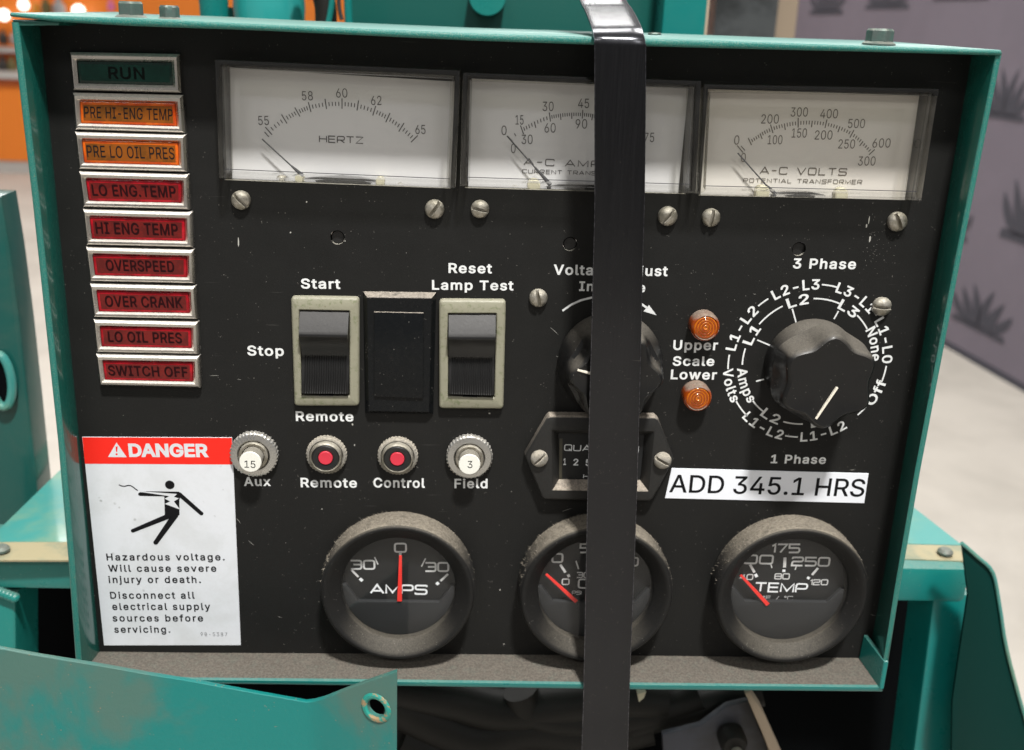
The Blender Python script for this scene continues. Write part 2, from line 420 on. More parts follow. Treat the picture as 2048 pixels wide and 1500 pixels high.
def glass_mat(name, tint=(1, 1, 1), gl=1.0, rough=.02, haze=0.0):
    m = bpy.data.materials.new(name); m.use_nodes = True; t = m.node_tree; N = t.nodes
    N.remove(N['Principled BSDF']); tr = N.new('ShaderNodeBsdfTransparent'); tr.inputs[0].default_value = (*tint, 1)
    g = N.new('ShaderNodeBsdfGlossy'); g.inputs['Roughness'].default_value = rough
    L = t.links; gg = N.new('ShaderNodeNewGeometry'); dt = N.new('ShaderNodeVectorMath'); dt.operation = 'DOT_PRODUCT'
    L.new(gg.outputs['Normal'], dt.inputs[0]); L.new(gg.outputs['Incoming'], dt.inputs[1])
    def mm(op, a, b_=None):
        n = N.new('ShaderNodeMath'); n.operation = op
        for i, q in enumerate((a, b_)):
            if q is None: continue
            if isinstance(q, (int, float)): n.inputs[i].default_value = q
            else: L.new(q, n.inputs[i])
        return n.outputs[0]
    sch = mm('ADD', mm('MULTIPLY', mm('POWER', mm('SUBTRACT', 1.0, mm('ABSOLUTE', dt.outputs['Value'])), 5.0), .92), .07)
    mu = N.new('ShaderNodeMath'); mu.operation = 'MULTIPLY'; mu.inputs[1].default_value = gl
    mx = N.new('ShaderNodeMixShader')
    L.new(sch, mu.inputs[0]); L.new(mu.outputs[0], mx.inputs[0]); L.new(tr.outputs[0], mx.inputs[1]); L.new(g.outputs[0], mx.inputs[2])
    last = mx.outputs[0]
    if haze:
        df = N.new('ShaderNodeBsdfDiffuse'); df.inputs[0].default_value = (.5, .48, .44, 1)
        m2 = N.new('ShaderNodeMixShader'); nz = N.new('ShaderNodeTexNoise'); nz.inputs['Scale'].default_value = 90; nz.inputs['Detail'].default_value = 6
        ge = N.new('ShaderNodeNewGeometry'); L.new(ge.outputs['Position'], nz.inputs['Vector'])
        r = N.new('ShaderNodeMapRange'); r.inputs[1].default_value = .35; r.inputs[2].default_value = .75; r.inputs[3].default_value = haze * .5; r.inputs[4].default_value = haze * 1.4
        L.new(nz.outputs['Fac'], r.inputs[0]); L.new(r.outputs[0], m2.inputs[0]); L.new(last, m2.inputs[1]); L.new(df.outputs[0], m2.inputs[2]); last = m2.outputs[0]
    L.new(last, N['Material Output'].inputs['Surface']); return m

TEAL = (.003, .175, .16)
M = {}
M['teal'] = mat('teal_paint', TEAL, .32, coat=.3, coatr=.2, bump=.25, bscale=900, var=(.03, .22, .17), vscale=9, vamt=.35, dust=.25, dlow=.5, rvar=.06, speck=.25, sscale=700)
M['teal_in'] = mat('teal_paint_inside_shade', (.003, .085, .066), .25, coat=.7, coatr=.07, bump=.3, bscale=1200, film=.06, speck=.35, sscale=900, speckcol=(.3, .35, .3))  # darker copy of the teal; hood's inner shade put into the colour
M['teal_edge'] = mat('teal_worn_edge', (.005, .155, .13), .45, bump=.6, bscale=1500, var=(.30, .34, .26), vscale=2600, vamt=.6, vsharp=(.45, .75), speck=.8, sscale=1400, speckcol=(.4, .25, .12))
M['teal_worn'] = mat('teal_paint_worn', (.005, .19, .172), .42, coat=.2, coatr=.3, bump=.35, bscale=700, var=(.080, .155, .125), vscale=13, vamt=.85, vsharp=(.42, .58), speck=.5, sscale=500, speckcol=(.35, .22, .13), rvar=.1)
M['plate'] = mat('faceplate_black', (.0105, .0105, .0100), .5, spec=.25, bump=.35, bscale=1400, bdist=.0002, film=.014, dn=900, dustcol=(.35, .33, .28), speck=.2, sscale=900, scratch=.12, rvar=.06, dust=.8, dlow=.5)
M['white_ink'] = mat('white_lettering', (.78, .79, .78), .6, var=(.55, .56, .54), vscale=180, vamt=.35)
M['black_ink'] = mat('black_lettering', (.007, .007, .008), .6, spec=.15)
M['grey_ink'] = mat('grey_lettering', (.07, .065, .065), .6)
M['dial_ink'] = mat('dial_lettering', (.62, .62, .61), .6)
M['dial_ink2'] = mat('dial_bright_lettering', (.85, .87, .88), .6)
M['dial'] = mat('white_dial', (.80, .79, .79), .6, var=(.76, .75, .76), vscale=20, vamt=.4)
M['dial_cream'] = mat('cream_dial', (.80, .76, .70), .6, var=(.78, .71, .65), vscale=20, vamt=.4)
M['cover'] = glass_mat('smoky_clear_plastic', (.78, .77, .72), 1.0, .06, .02)
M['cover_in'] = mat('meter_well_olive', (.055, .05, .035), .35, var=(.10, .09, .06), vscale=60, vamt=.5)
M['pane'] = glass_mat('clear_window', (.97, .97, .96), .95, .03, .03)
M['lens_glass'] = glass_mat('gauge_glass', (.97, .97, .97), .55, .05, .008)
M['pointer'] = mat('pointer_dark', (.05, .05, .055), .5)
M['cream'] = mat('cream_plastic', (.62, .58, .42), .5)
M['chrome'] = mat('dull_chrome', (.78, .74, .68), .27, metal=1, bump=.15, bscale=200, bdist=.0003, dust=.5, dmin=.8, dlow=.3, dustcol=(.50, .46, .40), rvar=.06, speck=.35, sscale=1500, speckcol=(.12, .10, .07))
M['steel'] = mat('oxidised_steel', (.47, .44, .38), .42, metal=.75, bump=.5, bscale=900, var=(.22, .20, .15), vscale=350, vamt=.7, dust=.55, dlow=.15, dustcol=(.38, .35, .28), rvar=.1)
M['dust_steel'] = mat('dusty_steel', (.34, .32, .28), .6, metal=.4, bump=.6, bscale=1200, var=(.2, .18, .14), vscale=500, dust=.9, dlow=.0, dhigh=.5, dustcol=(.40, .36, .29))
M['knurl'] = mat('knurled_nickel', (.58, .57, .54), .3, metal=.9, bump=.25, bscale=900, dust=.5, dlow=.35, dustcol=(.36, .32, .25), rvar=.06)
M['bolt'] = mat('painted_zinc', (.12, .14, .13), .45, metal=.4, bump=.5, bscale=700, var=(.10, .16, .14), vscale=250, vamt=.8, dust=.3)
M['beige'] = mat('beige_plastic', (.27, .26, .19), .4, bump=.5, bscale=700, bdist=.0002, var=(.14, .16, .08), vscale=420, vamt=.8, vsharp=(.52, .72), dust=.25, dustcol=(.45, .42, .34), speck=.7, sscale=800, speckcol=(.12, .08, .03))
M['rocker'] = mat('rocker_black', (.011, .011, .011), .30, spec=.4, coat=.15, coatr=.15, dust=.6, dmin=.6, dlow=.12, dhigh=.85, dustcol=(.105, .098, .092), film=.03, dn=1200, bump=.2)
M['blank'] = mat('black_gloss_plastic', (.004, .005, .006), .25, spec=.25, coat=.08, coatr=.15, dust=.9, dlow=.3, dustcol=(.34, .30, .25), film=.02, speck=.3, sscale=900)
M['knob'] = mat('black_bakelite', (.009, .009, .009), .30, spec=.4, coat=.12, coatr=.2, dust=.62, dlow=.35, dhigh=.9, dmin=.55, dustcol=(.19, .17, .14), film=.015, dn=900, bump=.15, bscale=700, speck=.3)
M['bezel'] = mat('dusty_rubber', (.018, .0175, .017), .55, spec=.35, dust=.9, dmin=.5, dlow=.30, dhigh=.9, dustcol=(.235, .205, .16), dn=260, film=.05, bump=.4, bscale=900, speck=.4, sscale=900)
M['hm'] = mat('hour_meter_plastic', (.013, .013, .0125), .5, dust=.95, dlow=.35, dhigh=.75, dustcol=(.36, .31, .25), dn=500, film=.03, bump=.3, bscale=900)
M['dialblack'] = mat('gauge_dial_black', (.012, .0125, .013), .5)
M['dialblock'] = mat('gauge_dial_grey', (.022, .023, .024), .55)
M['needle'] = mat('red_needle', (.85, .04, .03), .4, emit=None)
M['shelf'] = mat('dusty_shelf', (.02, .21, .17), .6, dust=1.0, dmin=.93, dlow=.6, dhigh=.85, dustcol=(.115, .10, .082), dn=300, bump=.5, bscale=700, bdist=.0004, speck=.5, sscale=700, speckcol=(.5, .48, .42))
M['bezel_in'] = mat('rubber_inner', (.010, .0098, .0095), .55, spec=.25, dust=.30, dmin=.6, dlow=.28, dhigh=.8, dustcol=(.26, .23, .18), dn=600, film=.02, bump=.3, bscale=900, speck=.3, sscale=1200)
M['lint'] = mat('dust_lint', (.30, .265, .21), .95)
M['strap'] = mat('blued_steel_strap', (.060, .061, .066), .22, metal=1, film=.015, dn=900, dustcol=(.16, .16, .15), speck=.3, sscale=1300, scratch=.6, streak=.045)
M['danger_red'] = mat('danger_red', (.86, .022, .012), .45, spec=.4)
M['sticker'] = mat('sticker_white', (.70, .72, .75), .4, var=(.56, .58, .58), vscale=38, vamt=.4, film=.10, speck=.6, sscale=260, speckcol=(.25, .25, .24), coat=.2, dust=0)
M['tape'] = mat('label_tape_white', (.80, .82, .86), .38)
M['red_btn'] = mat('red_button', (.62, .035, .06), .5)
M['white_btn'] = mat('white_button', (.78, .77, .70), .45)
M['button_side'] = mat('dusty_button_side', (.30, .28, .24), .6, dust=.8, dlow=.2, dustcol=(.22, .20, .16))
M['blackp'] = mat('black_plastic', (.012, .012, .012), .35, coat=.3)
M['lens_red'] = mat('red_lens', (.26, .003, .008), .12, coat=.35, coatr=.03, spec=.35, bump=.5, bscale=150, bdist=.0006, var=(.55, .008, .02), vscale=110, vamt=.7, sss=.3)
M['lens_red_in'] = mat('red_lens_plate', (.095, .008, .007), .25, coat=.3, coatr=.04, spec=.3, var=(.16, .010, .008), vscale=160, vamt=.8)
M['lens_orange'] = mat('orange_lens', (.56, .062, .004), .12, coat=.35, coatr=.03, spec=.35, bump=.5, bscale=150, bdist=.0006, var=(.8, .15, .008), vscale=110, vamt=.7, sss=.3)
M['lens_orange_in'] = mat('orange_lens_plate', (.15, .05, .007), .25, coat=.3, coatr=.04, spec=.3, var=(.27, .075, .008), vscale=160, vamt=.8)
M['lens_green'] = mat('green_lens', (.003, .02, .014), .12, coat=.35, coatr=.03, spec=.35, var=(.004, .035, .024), vscale=110, vamt=.7)
M['lens_green_in'] = mat('green_lens_plate', (.003, .028, .020), .25, coat=.3, coatr=.04, spec=.3, var=(.005, .045, .032), vscale=60, vamt=.8)
M['amber'] = mat('amber_lens', (.26, .042, .003), .14, coat=.7, coatr=.04, dust=.95, dmin=.7, dlow=.35, dhigh=.7, dustcol=(.22, .175, .135))
M['amber_in'] = mat('amber_lens_rings', (.50, .135, .008), .15, coat=.7, coatr=.03)
M['void'] = mat('interior_shade_black', (.0025, .003, .0035), .8, spec=.05)  # near-black: unlit depth of bay and latch hole put into the colour
M['hose'] = mat('black_rubber_hose', (.012, .0115, .010), .55, spec=.3, film=.02)
M['grey_metal'] = mat('grey_bracket_metal', (.07, .073, .09), .5, metal=.2, var=(.03, .028, .022), vscale=14, vamt=.7)
M['tan'] = mat('tan_metal_edge', (.42, .33, .24), .6)
M['yellow'] = mat('faded_cream_paint', (.33, .285, .17), .55, var=(.16, .20, .14), vscale=45, vamt=.7, bump=.3)
M['teal_light'] = mat('pale_teal_deck', (.05, .26, .235), .35, coat=.4, var=(.16, .29, .20), vscale=14, vamt=.8, bump=.2)
M['green_dark'] = mat('shaded_green_panel', (.001, .030, .025), .5, spec=.15, film=.005)  # shade of the turned-away guard panel put into the green
M['orange'] = mat('orange_board', (.95, .26, .03), .45)
M['orange_dark'] = mat('orange_trim', (.42, .09, .02), .5)
M['white_top'] = mat('grey_counter_top', (.55, .53, .50), .4)
M['floor'] = mat('pale_concrete', (.56, .52, .455), .65, var=(.40, .37, .32), vscale=2.2, vamt=.6, vsharp=(.35, .7), bump=.1, bscale=30)
M['wall_purple'] = mat('lilac_banner', (.19, .168, .205), .85, var=(.165, .147, .18), vscale=2, vamt=.5)
M['emblem'] = mat('slate_emblem', (.065, .065, .082), .9)
M['glow'] = mat('glare_glow', (1, 1, 1), .5, emit=(1, .95, .85), emits=3.0)  # far glare spots put in as glowing globes

# ================================================================== SETTING
D = 0.0185
fl = bmesh.new(); fl.faces.new([fl.verts.new(p) for p in ((-30, -12, FLOOR_Z), (30, -12, FLOOR_Z), (30, 40, FLOOR_Z), (-30, 40, FLOOR_Z))])
obj('floor', fl, M['floor'], kind='structure', smooth=False)
# a few floor joints / cracks as thin grooves of darker filler
pa = floor_at(1898, 697); pb = floor_at(2048, 783)
wd = (pb - pa); wd.z = 0; wd.normalize(); wn = Vector((-wd.y, wd.x, 0))
if wn.dot(CAM - pa) < 0: wn = -wn
A = pa - wd * 7.0; B = pa + wd * 2.5
wb = bmesh.new()
def wallbox(bm, s0, s1, z0, z1, off0, off1):
    vs = []
    for s in (s0, s1):
        for o_ in (off0, off1):
            for z in (z0, z1): vs.append(bm.verts.new(pa + wd * s + wn * o_ + Vector((0, 0, z - pa.z))))
    a, b, c, d, e, f, g, h = vs
    for q in ((a, b, d, c), (e, g, h, f), (a, e, f, b), (c, d, h, g), (b, f, h, d), (a, c, g, e)): bm.faces.new(q)
wbt = thing('banner_wall', 'lilac fabric banner wall printed with rows of dark slate crests, standing on the pale floor at right', 'banner wall', tuple(pa))
wallbox(wb, -5.5, 2.5, FLOOR_Z + .03, 2.2, 0, -.06); obj('banner', wb, M['wall_purple'], wbt, smooth=False)
wb = bmesh.new(); wallbox(wb, -5.5, 2.5, FLOOR_Z, FLOOR_Z + .028, .004, -.055); obj('bottom_rail', wb, M['emblem'], wbt, smooth=False)
def emblem(px, py, w_, h_, kind=0):
    c = on_plane(px, py, pa + wn * .003, wn); s = (on_plane(px + 10, py, pa, wn) - on_plane(px, py, pa, wn)).length / 10
    sz = abs(on_plane(px, py + 10, pa, wn).z - on_plane(px, py, pa, wn).z) / 10
    bm = bmesh.new(); W_, H_ = w_ * s, h_ * sz
    def poly(pts): bm.faces.new([bm.verts.new(c + wd * (x * W_) + Vector((0, 0, z * H_))) for x, z in pts])
    # two wings of broad feathers rising from a flat base
    for sd in (-1, 1):
        for x0, xm, x1, ht, w0 in ((.04, .02, .20, .98, .13), (.14, .22, .40, .80, .15), (.24, .46, .56, .58, .16)):
            L_ = []; Rr = []
            for k in range(9):
                t = k / 8; cx_ = x0 * (1 - t) ** 2 + 2 * xm * t * (1 - t) + x1 * t * t; z_ = -.42 + ht * t; ww = w0 * math.sin(math.pi * (.18 + .82 * t)) * .6
                L_.append((sd * (cx_ - ww), z_)); Rr.append((sd * (cx_ + ww), z_))
            poly(L_ + Rr[::-1])
    poly([(-.52, -.5), (.52, -.5), (.48, -.36), (-.48, -.36)])
    return obj('crest', bm, M['emblem'], wbt, smooth=False)
for e in [(1560, -2, 60, 70), (1655, -6, 66, 70), (1777, -20, 86, 76), (1925, -42, 108, 84),
          (2012, 190, 88, 100), (2062, 420, 110, 150), (1960, 620, 110, 90), (2085, -60, 120, 90), (1905, 430, 70, 90)]: emblem(*e)

# orange service counter far left
cp = floor_at(20, 345); cy = cp.y
def at_y(px, py, y): return at(px, py, -y)
ctr = thing('service_counter', 'long bright orange counter with a grey top at the far left, loaded with small goods', 'counter', (at_y(60, 340, cy).x, cy, FLOOR_Z))
z1 = at_y(40, 158, cy).z; xl = at_y(-500, 100, cy).x; xr = at_y(900, 100, cy).x
obj('counter_front', box(xl, xr, cy, cy + .6, FLOOR_Z + .10, z1 - .06), M['orange'], ctr, smooth=False)
obj('plinth', box(xl, xr, cy + .01, cy + .5, FLOOR_Z, FLOOR_Z + .098), M['white_top'], ctr, smooth=False)
obj('counter_trim', box(xl, xr, cy - .02, cy + .1, z1 - .058, z1 - .002), M['orange_dark'], ctr, smooth=False)
obj('counter_top', box(xl, xr, cy - .04, cy + .7, z1, z1 + .05), M['white_top'], ctr, smooth=False)
bw = thing('orange_back_wall', 'tall orange wall board rising behind the far counter and its goods', 'wall', (at_y(60, 0, cy + 1).x, cy + 1.0, FLOOR_Z))
obj('wall_board', box(xl, at_y(900, 0, cy + 1).x, cy + 1.0, cy + 1.1, FLOOR_Z, 3.2), M['orange'], bw, smooth=False)
obj('display_ledge', box(xl, at_y(110, 0, cy + .8).x, cy + .72, cy + .98, at_y(0, 104, cy + .8).z, at_y(0, 94, cy + .8).z), M['white_top'], bw, smooth=False)
goods = [('white glowing glare globe at the far left edge above the orange counter', 8, 30, 11, 'glow', 'round'), ('white glowing glare spot at the top left corner above the ledge', 47, 10, 10, 'glow', 'round'),
         ('small pale glare globe on the orange wall left of the first hood bolt', 157, 22, 12, 'glow', 'round'), ('pink paper tag on the orange wall beside the first hood bolt', 222, 10, 9, 'pink', 'box'),
         ('dark jar standing on the ledge at far left', 6, 74, 12, 'dark', 'box'), ('grey tin standing on the far ledge', 28, 76, 10, 'grey', 'box'),
         ('dark bottle group on the orange counter top nearest the frame edge', 6, 130, 14, 'dark', 'box'), ('olive bottle on the orange counter top beside the hood', 24, 128, 12, 'olive', 'box'),
         ('grey box pinned high on the orange wall left of the pale glare globe', 118, 14, 16, 'grey', 'box'), ('dark olive product on the orange wall between the pale glare globes', 92, 12, 13, 'olive', 'box'),
         ('amber bottle high on the orange wall', 72, 16, 8, 'amb', 'box')]
gm = {'glow': M['glow'], 'pink': mat('pink_paper', (.75, .2, .45), .6), 'dark': mat('dark_ware', (.05, .045, .04), .3), 'grey': mat('grey_ware', (.4, .4, .4), .4), 'olive': mat('olive_ware', (.16, .13, .05), .4), 'amb': mat('amber_ware', (.7, .32, .04), .3)}
for lab, px, py, r, mk, shp in goods:
    yy = cy + .85 if py < 100 else cy + .25
    c = at_y(px, py, yy); s = (at_y(px + 10, py, yy) - c).length / 10 * r
    t = bmesh.new()
    if shp == 'round': bmesh.ops.create_uvsphere(t, u_segments=16, v_segments=10, radius=s); bmesh.ops.translate(t, verts=t.verts[:], vec=c)
    else:
        lathe(c.x, 0, [(s * .7, 0), (s * .8, .1 * s), (s * .8, 1.4 * s), (s * .35, 1.9 * s), (s * .35, 2.4 * s)], n=12, bm=t, cap0=True)
        for v in t.verts: v.co = Vector((v.co.x, yy + v.co.z, c.z - s - v.co.y - .2 * s)) 
    nm = {'glow': 'glare_globe', 'pink': 'paper_tag', 'dark': 'jar', 'grey': 'tin', 'olive': 'bottle', 'amb': 'bottle'}[mk]
    obj(nm, t, gm[mk], label=lab, cat=nm.replace('_', ' '), group='goods and lamps around the far counter')

# pale shelf unit and dark cabinet seen above the hood
sh = thing('storage_shelf', 'pale slatted storage shelf seen between the teal post and the dark cabinet', 'shelf', tuple(at(1410, 200, -2.0)))
for py, h in ((-40, 60), (30, 14), (52, 40), (100, 30)):
    a = at(1360, py, -2.0); b = at(1470, py + h, -2.0)
    obj('shelf_board', box(a.x, b.x, 2.0, 2.3, b.z, a.z), M['white_top'] if h != 14 else M['tan'], sh, smooth=False)
a = at(1360, -60, -2.3); b = at(1470, 140, -2.3); obj('back_board', box(a.x, b.x, 2.301, 2.32, b.z, a.z), mat('shelf_shadow_grey', (.22, .20, .17), .7), sh, smooth=False)
cb = thing('dark_cabinet', 'tall mottled black cabinet with a tan corner strip standing behind the hood', 'cabinet', tuple(at(1500, 200, -1.2)))
for nm, x0, x1, yy, m_ in (('side_panel', 1440, 1524, 1.2, mat('mottled_black', (.028, .032, .033), .5, var=(.10, .11, .115), vscale=10, vamt=.8)), ('door_edge', 1525, 1549, 1.22, mat('brown_black', (.02, .014, .014), .5)), ('corner_strip', 1550, 1562, 1.21, M['tan'])):
    a = at(x0, -80, -yy); b = at(x1, 300, -yy); obj(nm, box(a.x, b.x, yy, yy + .25, b.z, a.z), m_, cb, smooth=False)

# ================================================================== GENERATOR BODY
fr = thing('machine_chassis', 'teal painted generator frame of square tube around and behind the control box', 'machine frame', tuple(at(1000, 1400, -.08)))
FD = -.075
a = at(-90, 1122, FD); b = at(1944, 1192, FD)
obj('cross_beam', box(a.x, at(1941, 1150, FD).x, -FD, -FD + .035, at(1000, 1193, FD).z, at(1000, 1123, FD).z, .0035), M['teal'], fr)
zt = at(1000, 1123, FD).z
strip_back = None
def top_pt(px, py, z):
    r = ray(px, py); return CAM + r * ((z - CAM.z) / r.z)
def deck(pxs, z, th, m_, nm, lab=None):
    bm = bmesh.new(); T = [bm.verts.new(top_pt(x, y, z)) for x, y in pxs]; Bt = [bm.verts.new(v.co - Vector((0, 0, th))) for v in T]
    bm.faces.new(T); bm.faces.new(Bt); bridge(bm, T, Bt); return obj(nm, bm, m_, fr, label=lab, smooth=False)
deck([(-90, 1120), (150, 1120), (150, 1084), (-90, 1084)], zt + .0006, .001, M['yellow'], 'paint_band', 'faded cream band on the left beam top')
deck([(1790, 1117), (1935, 1122), (1925, 1091), (1790, 1088)], zt + .0006, .001, M['yellow'], 'paint_band', 'faded cream band on the right beam top')
deck([(-90, 1083.5), (200, 1083.5), (200, 870), (116, 944), (0, 1057), (-60, 1070)], zt + .0003, .002, M['teal_light'], 'deck_plate', 'pale scuffed teal plate left of the control box')
deck([(1760, 1086), (1924, 1090), (1833, 1019), (1780, 975), (1720, 960)], zt + .0003, .002, M['teal_light'], 'deck_plate', 'teal plate right of the control box')
for px0, px1, nm in ((-80, 31, 'left'), (1868, 1941, 'right')):
    bm = bmesh.new(); dd = FD - .001
    T = [at(px0, 1190, dd), at(px1, 1190, dd), at(px1 - (44 if nm == 'right' else -6), 1700, dd), at(px0 - (66 if nm == 'right' else 0), 1700, dd)]
    slab([(p.x, p.z) for p in T], dd - .03, dd, .002, bm); obj('upright_post', bm, M['teal'], fr)
# bolts in the cream bands
for px, py in ((1890, 1106), (3, 1101)):
    c = top_pt(px, py, zt + .0016); bm = lathe(c.x, 0, [(.0042, 0), (.0042, .0012), (.0028, .0026), (.0012, .0028)], n=20)
    for v in bm.verts: v.co = Vector((v.co.x, c.y + v.co.z, c.z - v.co.y))
    obj('rivet', bm, M['bolt'], fr)
# weld bead left
bm = bmesh.new()
for k in range(12):
    c = at(-10 + k * 3.6, 1180 + k * 1.4, FD + .0005); bmesh.ops.create_icosphere(bm, subdivisions=2, radius=.0024 + .0004 * (k % 2), matrix=Matrix.Translation(c))
obj('weld_bead', bm, M['teal'], fr)

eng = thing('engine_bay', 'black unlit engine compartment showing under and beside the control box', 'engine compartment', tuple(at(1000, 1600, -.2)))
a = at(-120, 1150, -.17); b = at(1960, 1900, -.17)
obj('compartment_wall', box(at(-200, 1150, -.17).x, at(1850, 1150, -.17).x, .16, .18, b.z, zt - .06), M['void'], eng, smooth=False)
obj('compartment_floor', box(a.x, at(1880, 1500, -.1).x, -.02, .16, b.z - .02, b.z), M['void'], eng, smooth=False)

# side guard panel, right
sg = thing('side_guard', 'shade-darkened green folded steel guard panel with a bright teal edge at lower right', 'guard panel', tuple(at(1980, 1500, -.05)))
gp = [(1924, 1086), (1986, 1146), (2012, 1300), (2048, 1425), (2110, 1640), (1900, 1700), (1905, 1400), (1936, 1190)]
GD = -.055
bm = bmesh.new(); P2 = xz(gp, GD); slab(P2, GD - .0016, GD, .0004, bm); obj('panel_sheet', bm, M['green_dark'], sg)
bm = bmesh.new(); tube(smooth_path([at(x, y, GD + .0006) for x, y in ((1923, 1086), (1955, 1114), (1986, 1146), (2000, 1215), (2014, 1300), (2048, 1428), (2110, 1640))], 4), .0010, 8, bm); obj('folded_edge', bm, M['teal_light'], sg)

# door with lug, far left
ld = thing('side_door', 'dark teal enclosure door with an oval latch hole at the left edge', 'door', tuple(at(20, 980, -.16)))
DD = -.16
bm = bmesh.new(); slab(xz([(-200, 380), (2, 392), (20, 500), (40, 650), (60, 830), (77, 990), (70, 1100), (-200, 1150)], DD), DD - .02, DD, .002, bm); obj('door_sheet', bm, mat('teal_door_paint', (.003, .075, .064), .3, coat=.4, var=(.03, .085, .07), vscale=12, vamt=.7, film=.05), ld)
c = at(8, 757, DD); bm = bmesh.new(); L = []
s = (at(18, 757, DD) - c).length / 10
for k in range(40):
    t = 2 * math.pi * k / 40; L.append(Vector((c.x + 21 * s * math.cos(t), -DD - .004, c.z + 56 * s * math.sin(t))))
tube(L + [L[0]], 9 * s, 10, bm, cap=False); obj('latch_ring', bm, M['teal_light'], ld)
bm = bmesh.new(); f = bm.faces.new([bm.verts.new((c.x + 17 * s * math.cos(2 * math.pi * k / 30), -DD - .003, c.z + 50 * s * math.sin(2 * math.pi * k / 30))) for k in range(30)]); obj('latch_hole', bm, M['void'], ld)

# machine parts above/behind the hood
rb = thing('radiator_box', 'dark green sheet steel box behind the top of the hood with a round lighter lug', 'machine box', tuple(at(1000, 200, -.32)))
a = at(690, -160, -.32); b = at(1341, 400, -.32)
obj('box_front', box(a.x, b.x, .32, .40, b.z, a.z, .003), mat('dark_green_box', (.003, .085, .07), .35, coat=.3, film=.03), rb)
c = at(975, -8, -.30); s = (at(985, -8, -.30) - c).length / 10 * 38
obj('round_lug', lathe(c.x, c.z, [(s, -.32), (s, -.302), (s * .96, -.30)], n=40), M['teal'], rb)
a = at(1341, -160, -.29); b = at(1379, 400, -.29)
obj('corner_post', box(a.x, b.x, .29, .33, b.z, a.z, .002), M['teal'], rb)
a = at(1379.3, -160, -.29); b = at(1384, 400, -.29); obj('post_trim', box(a.x, b.x, .292, .32, b.z, a.z), M['tan'], rb, smooth=False)
at_ = thing('air_canister', 'bright teal cylindrical canister behind the hood at upper left', 'canister', tuple(at(540, 200, -.25)))
c = at(538, 0, -.30); s = (at(548, 0, -.30) - c).length / 10
def vcyl(c, prof, n=48):
    bm = lathe(0, 0, prof, n=n, cap0=True)
    for v in bm.verts: v.co = Vector((c.x + v.co.x, c.y + v.co.z, c.z - v.co.y))
    return bm
obj('canister_body', vcyl(c, [(66 * s, -80 * s), (68 * s, -60 * s), (72 * s, -15 * s), (70 * s, 20 * s), (66 * s, 90 * s)]), mat('bright_teal_canister', (.03, .33, .31), .25, coat=.8), at_)
c2 = at(427, 0, -.28); obj('outlet_stub', vcyl(c2, [(26 * s, -60 * s), (28 * s, 0), (30 * s, 60 * s)]), M['teal'], at_)
c3 = at(465, 25, -.31); obj('clamp', vcyl(c3, [(11 * s, -14 * s), (11 * s, 10 * s)]), M['green_dark'], at_)
hs = thing('hose_bundle', 'black hose and teal pipes curving behind the hood beside the canister', 'hoses', tuple(at(650, 150, -.28)))
for pts, rp, m_, nm in (([(598, -60), (640, -20), (652, 30), (645, 110)], 22, M['hose'], 'rubber_hose'), ([(662, -60), (664, 0), (655, 60), (652, 120)], 6, M['teal'], 'pipe'),
                        ([(697, -60), (696, 10), (700, 90)], 8, M['teal'], 'pipe'), ([(676, -60), (678, 10), (684, 40)], 4, M['grey_metal'], 'pipe')):
    s2 = (at(660, 0, -.27) - at(650, 0, -.27)).length / 10
    obj(nm, tube(smooth_path([at(x, y, -.27 if nm == 'rubber_hose' else -.262) for x, y in pts], 6), rp * s2, 14), m_, hs)
# hoses and bracket under the box
uh = thing('wiring_harness', 'bundle of thick black hoses sagging in the dark below the control box', 'hoses', tuple(at(1000, 1500, -.09)))
for pts, r_ in (([(790, 1400), (870, 1440), (960, 1470), (1060, 1452), (1180, 1462), (1300, 1440)], .014), ([(780, 1370), (900, 1395), (1010, 1420), (1120, 1408), (1240, 1395), (1330, 1400)], .012),
                ([(800, 1470), (920, 1510), (1100, 1500), (1260, 1490)], .016), ([(1040, 1380), (1060, 1420), (1150, 1440), (1300, 1425), (1400, 1390)], .010), ([(1260, 1450), (1350, 1420), (1440, 1400), (1520, 1380)], .009)):
    obj('hose', tube(smooth_path([at(x, y, -.07 - r_) for x, y in pts], 8), r_, 16), M['hose'], uh)
bk = thing('engine_bracket', 'grey steel engine bracket with a bolt showing below the control box', 'bracket', tuple(at(1450, 1500, -.06)))
bm = bmesh.new(); slab(xz([(1325, 1470), (1400, 1452), (1455, 1412), (1500, 1402), (1512, 1440), (1560, 1560), (1330, 1580)], -.06), -.064, -.06, .0006, bm); obj('bracket_plate', bm, M['grey_metal'], bk)
bm = bmesh.new(); slab(xz([(1490, 1386), (1500, 1384), (1530, 1430), (1566, 1510), (1590, 1600), (1575, 1600), (1530, 1480)], -.05), -.062, -.05, .0008, bm); obj('bracket_flange', bm, M['tan'], bk)
c = at(1463, 1475, -.055); obj('bolt_head', lathe(c.x, c.z, [(.0075, -.058), (.0075, -.05), (.006, -.047), (.003, -.047)], n=24), M['hose'], bk)
c = at(1470, 1496, -.05); obj('bolt_tip', lathe(c.x, c.z, [(.0032, -.047), (.0032, -.044), (.002, -.043)], n=16), M['steel'], bk)
bm = bmesh.new(); slab(xz([(1275, 1388), (1292, 1384), (1288, 1396), (1278, 1404)], -.05), -.055, -.05, 0, bm); obj('cable_tag', bm, M['cream'], bk, smooth=False)

# ================================================================== CONTROL PANEL
cpn = thing('generator_control_panel', 'black generator control faceplate with meters, lamps and switches inside a dusty teal steel hood', 'control panel', (0, 0, at(1000, 1340, 0).z))
ST = 0.0024
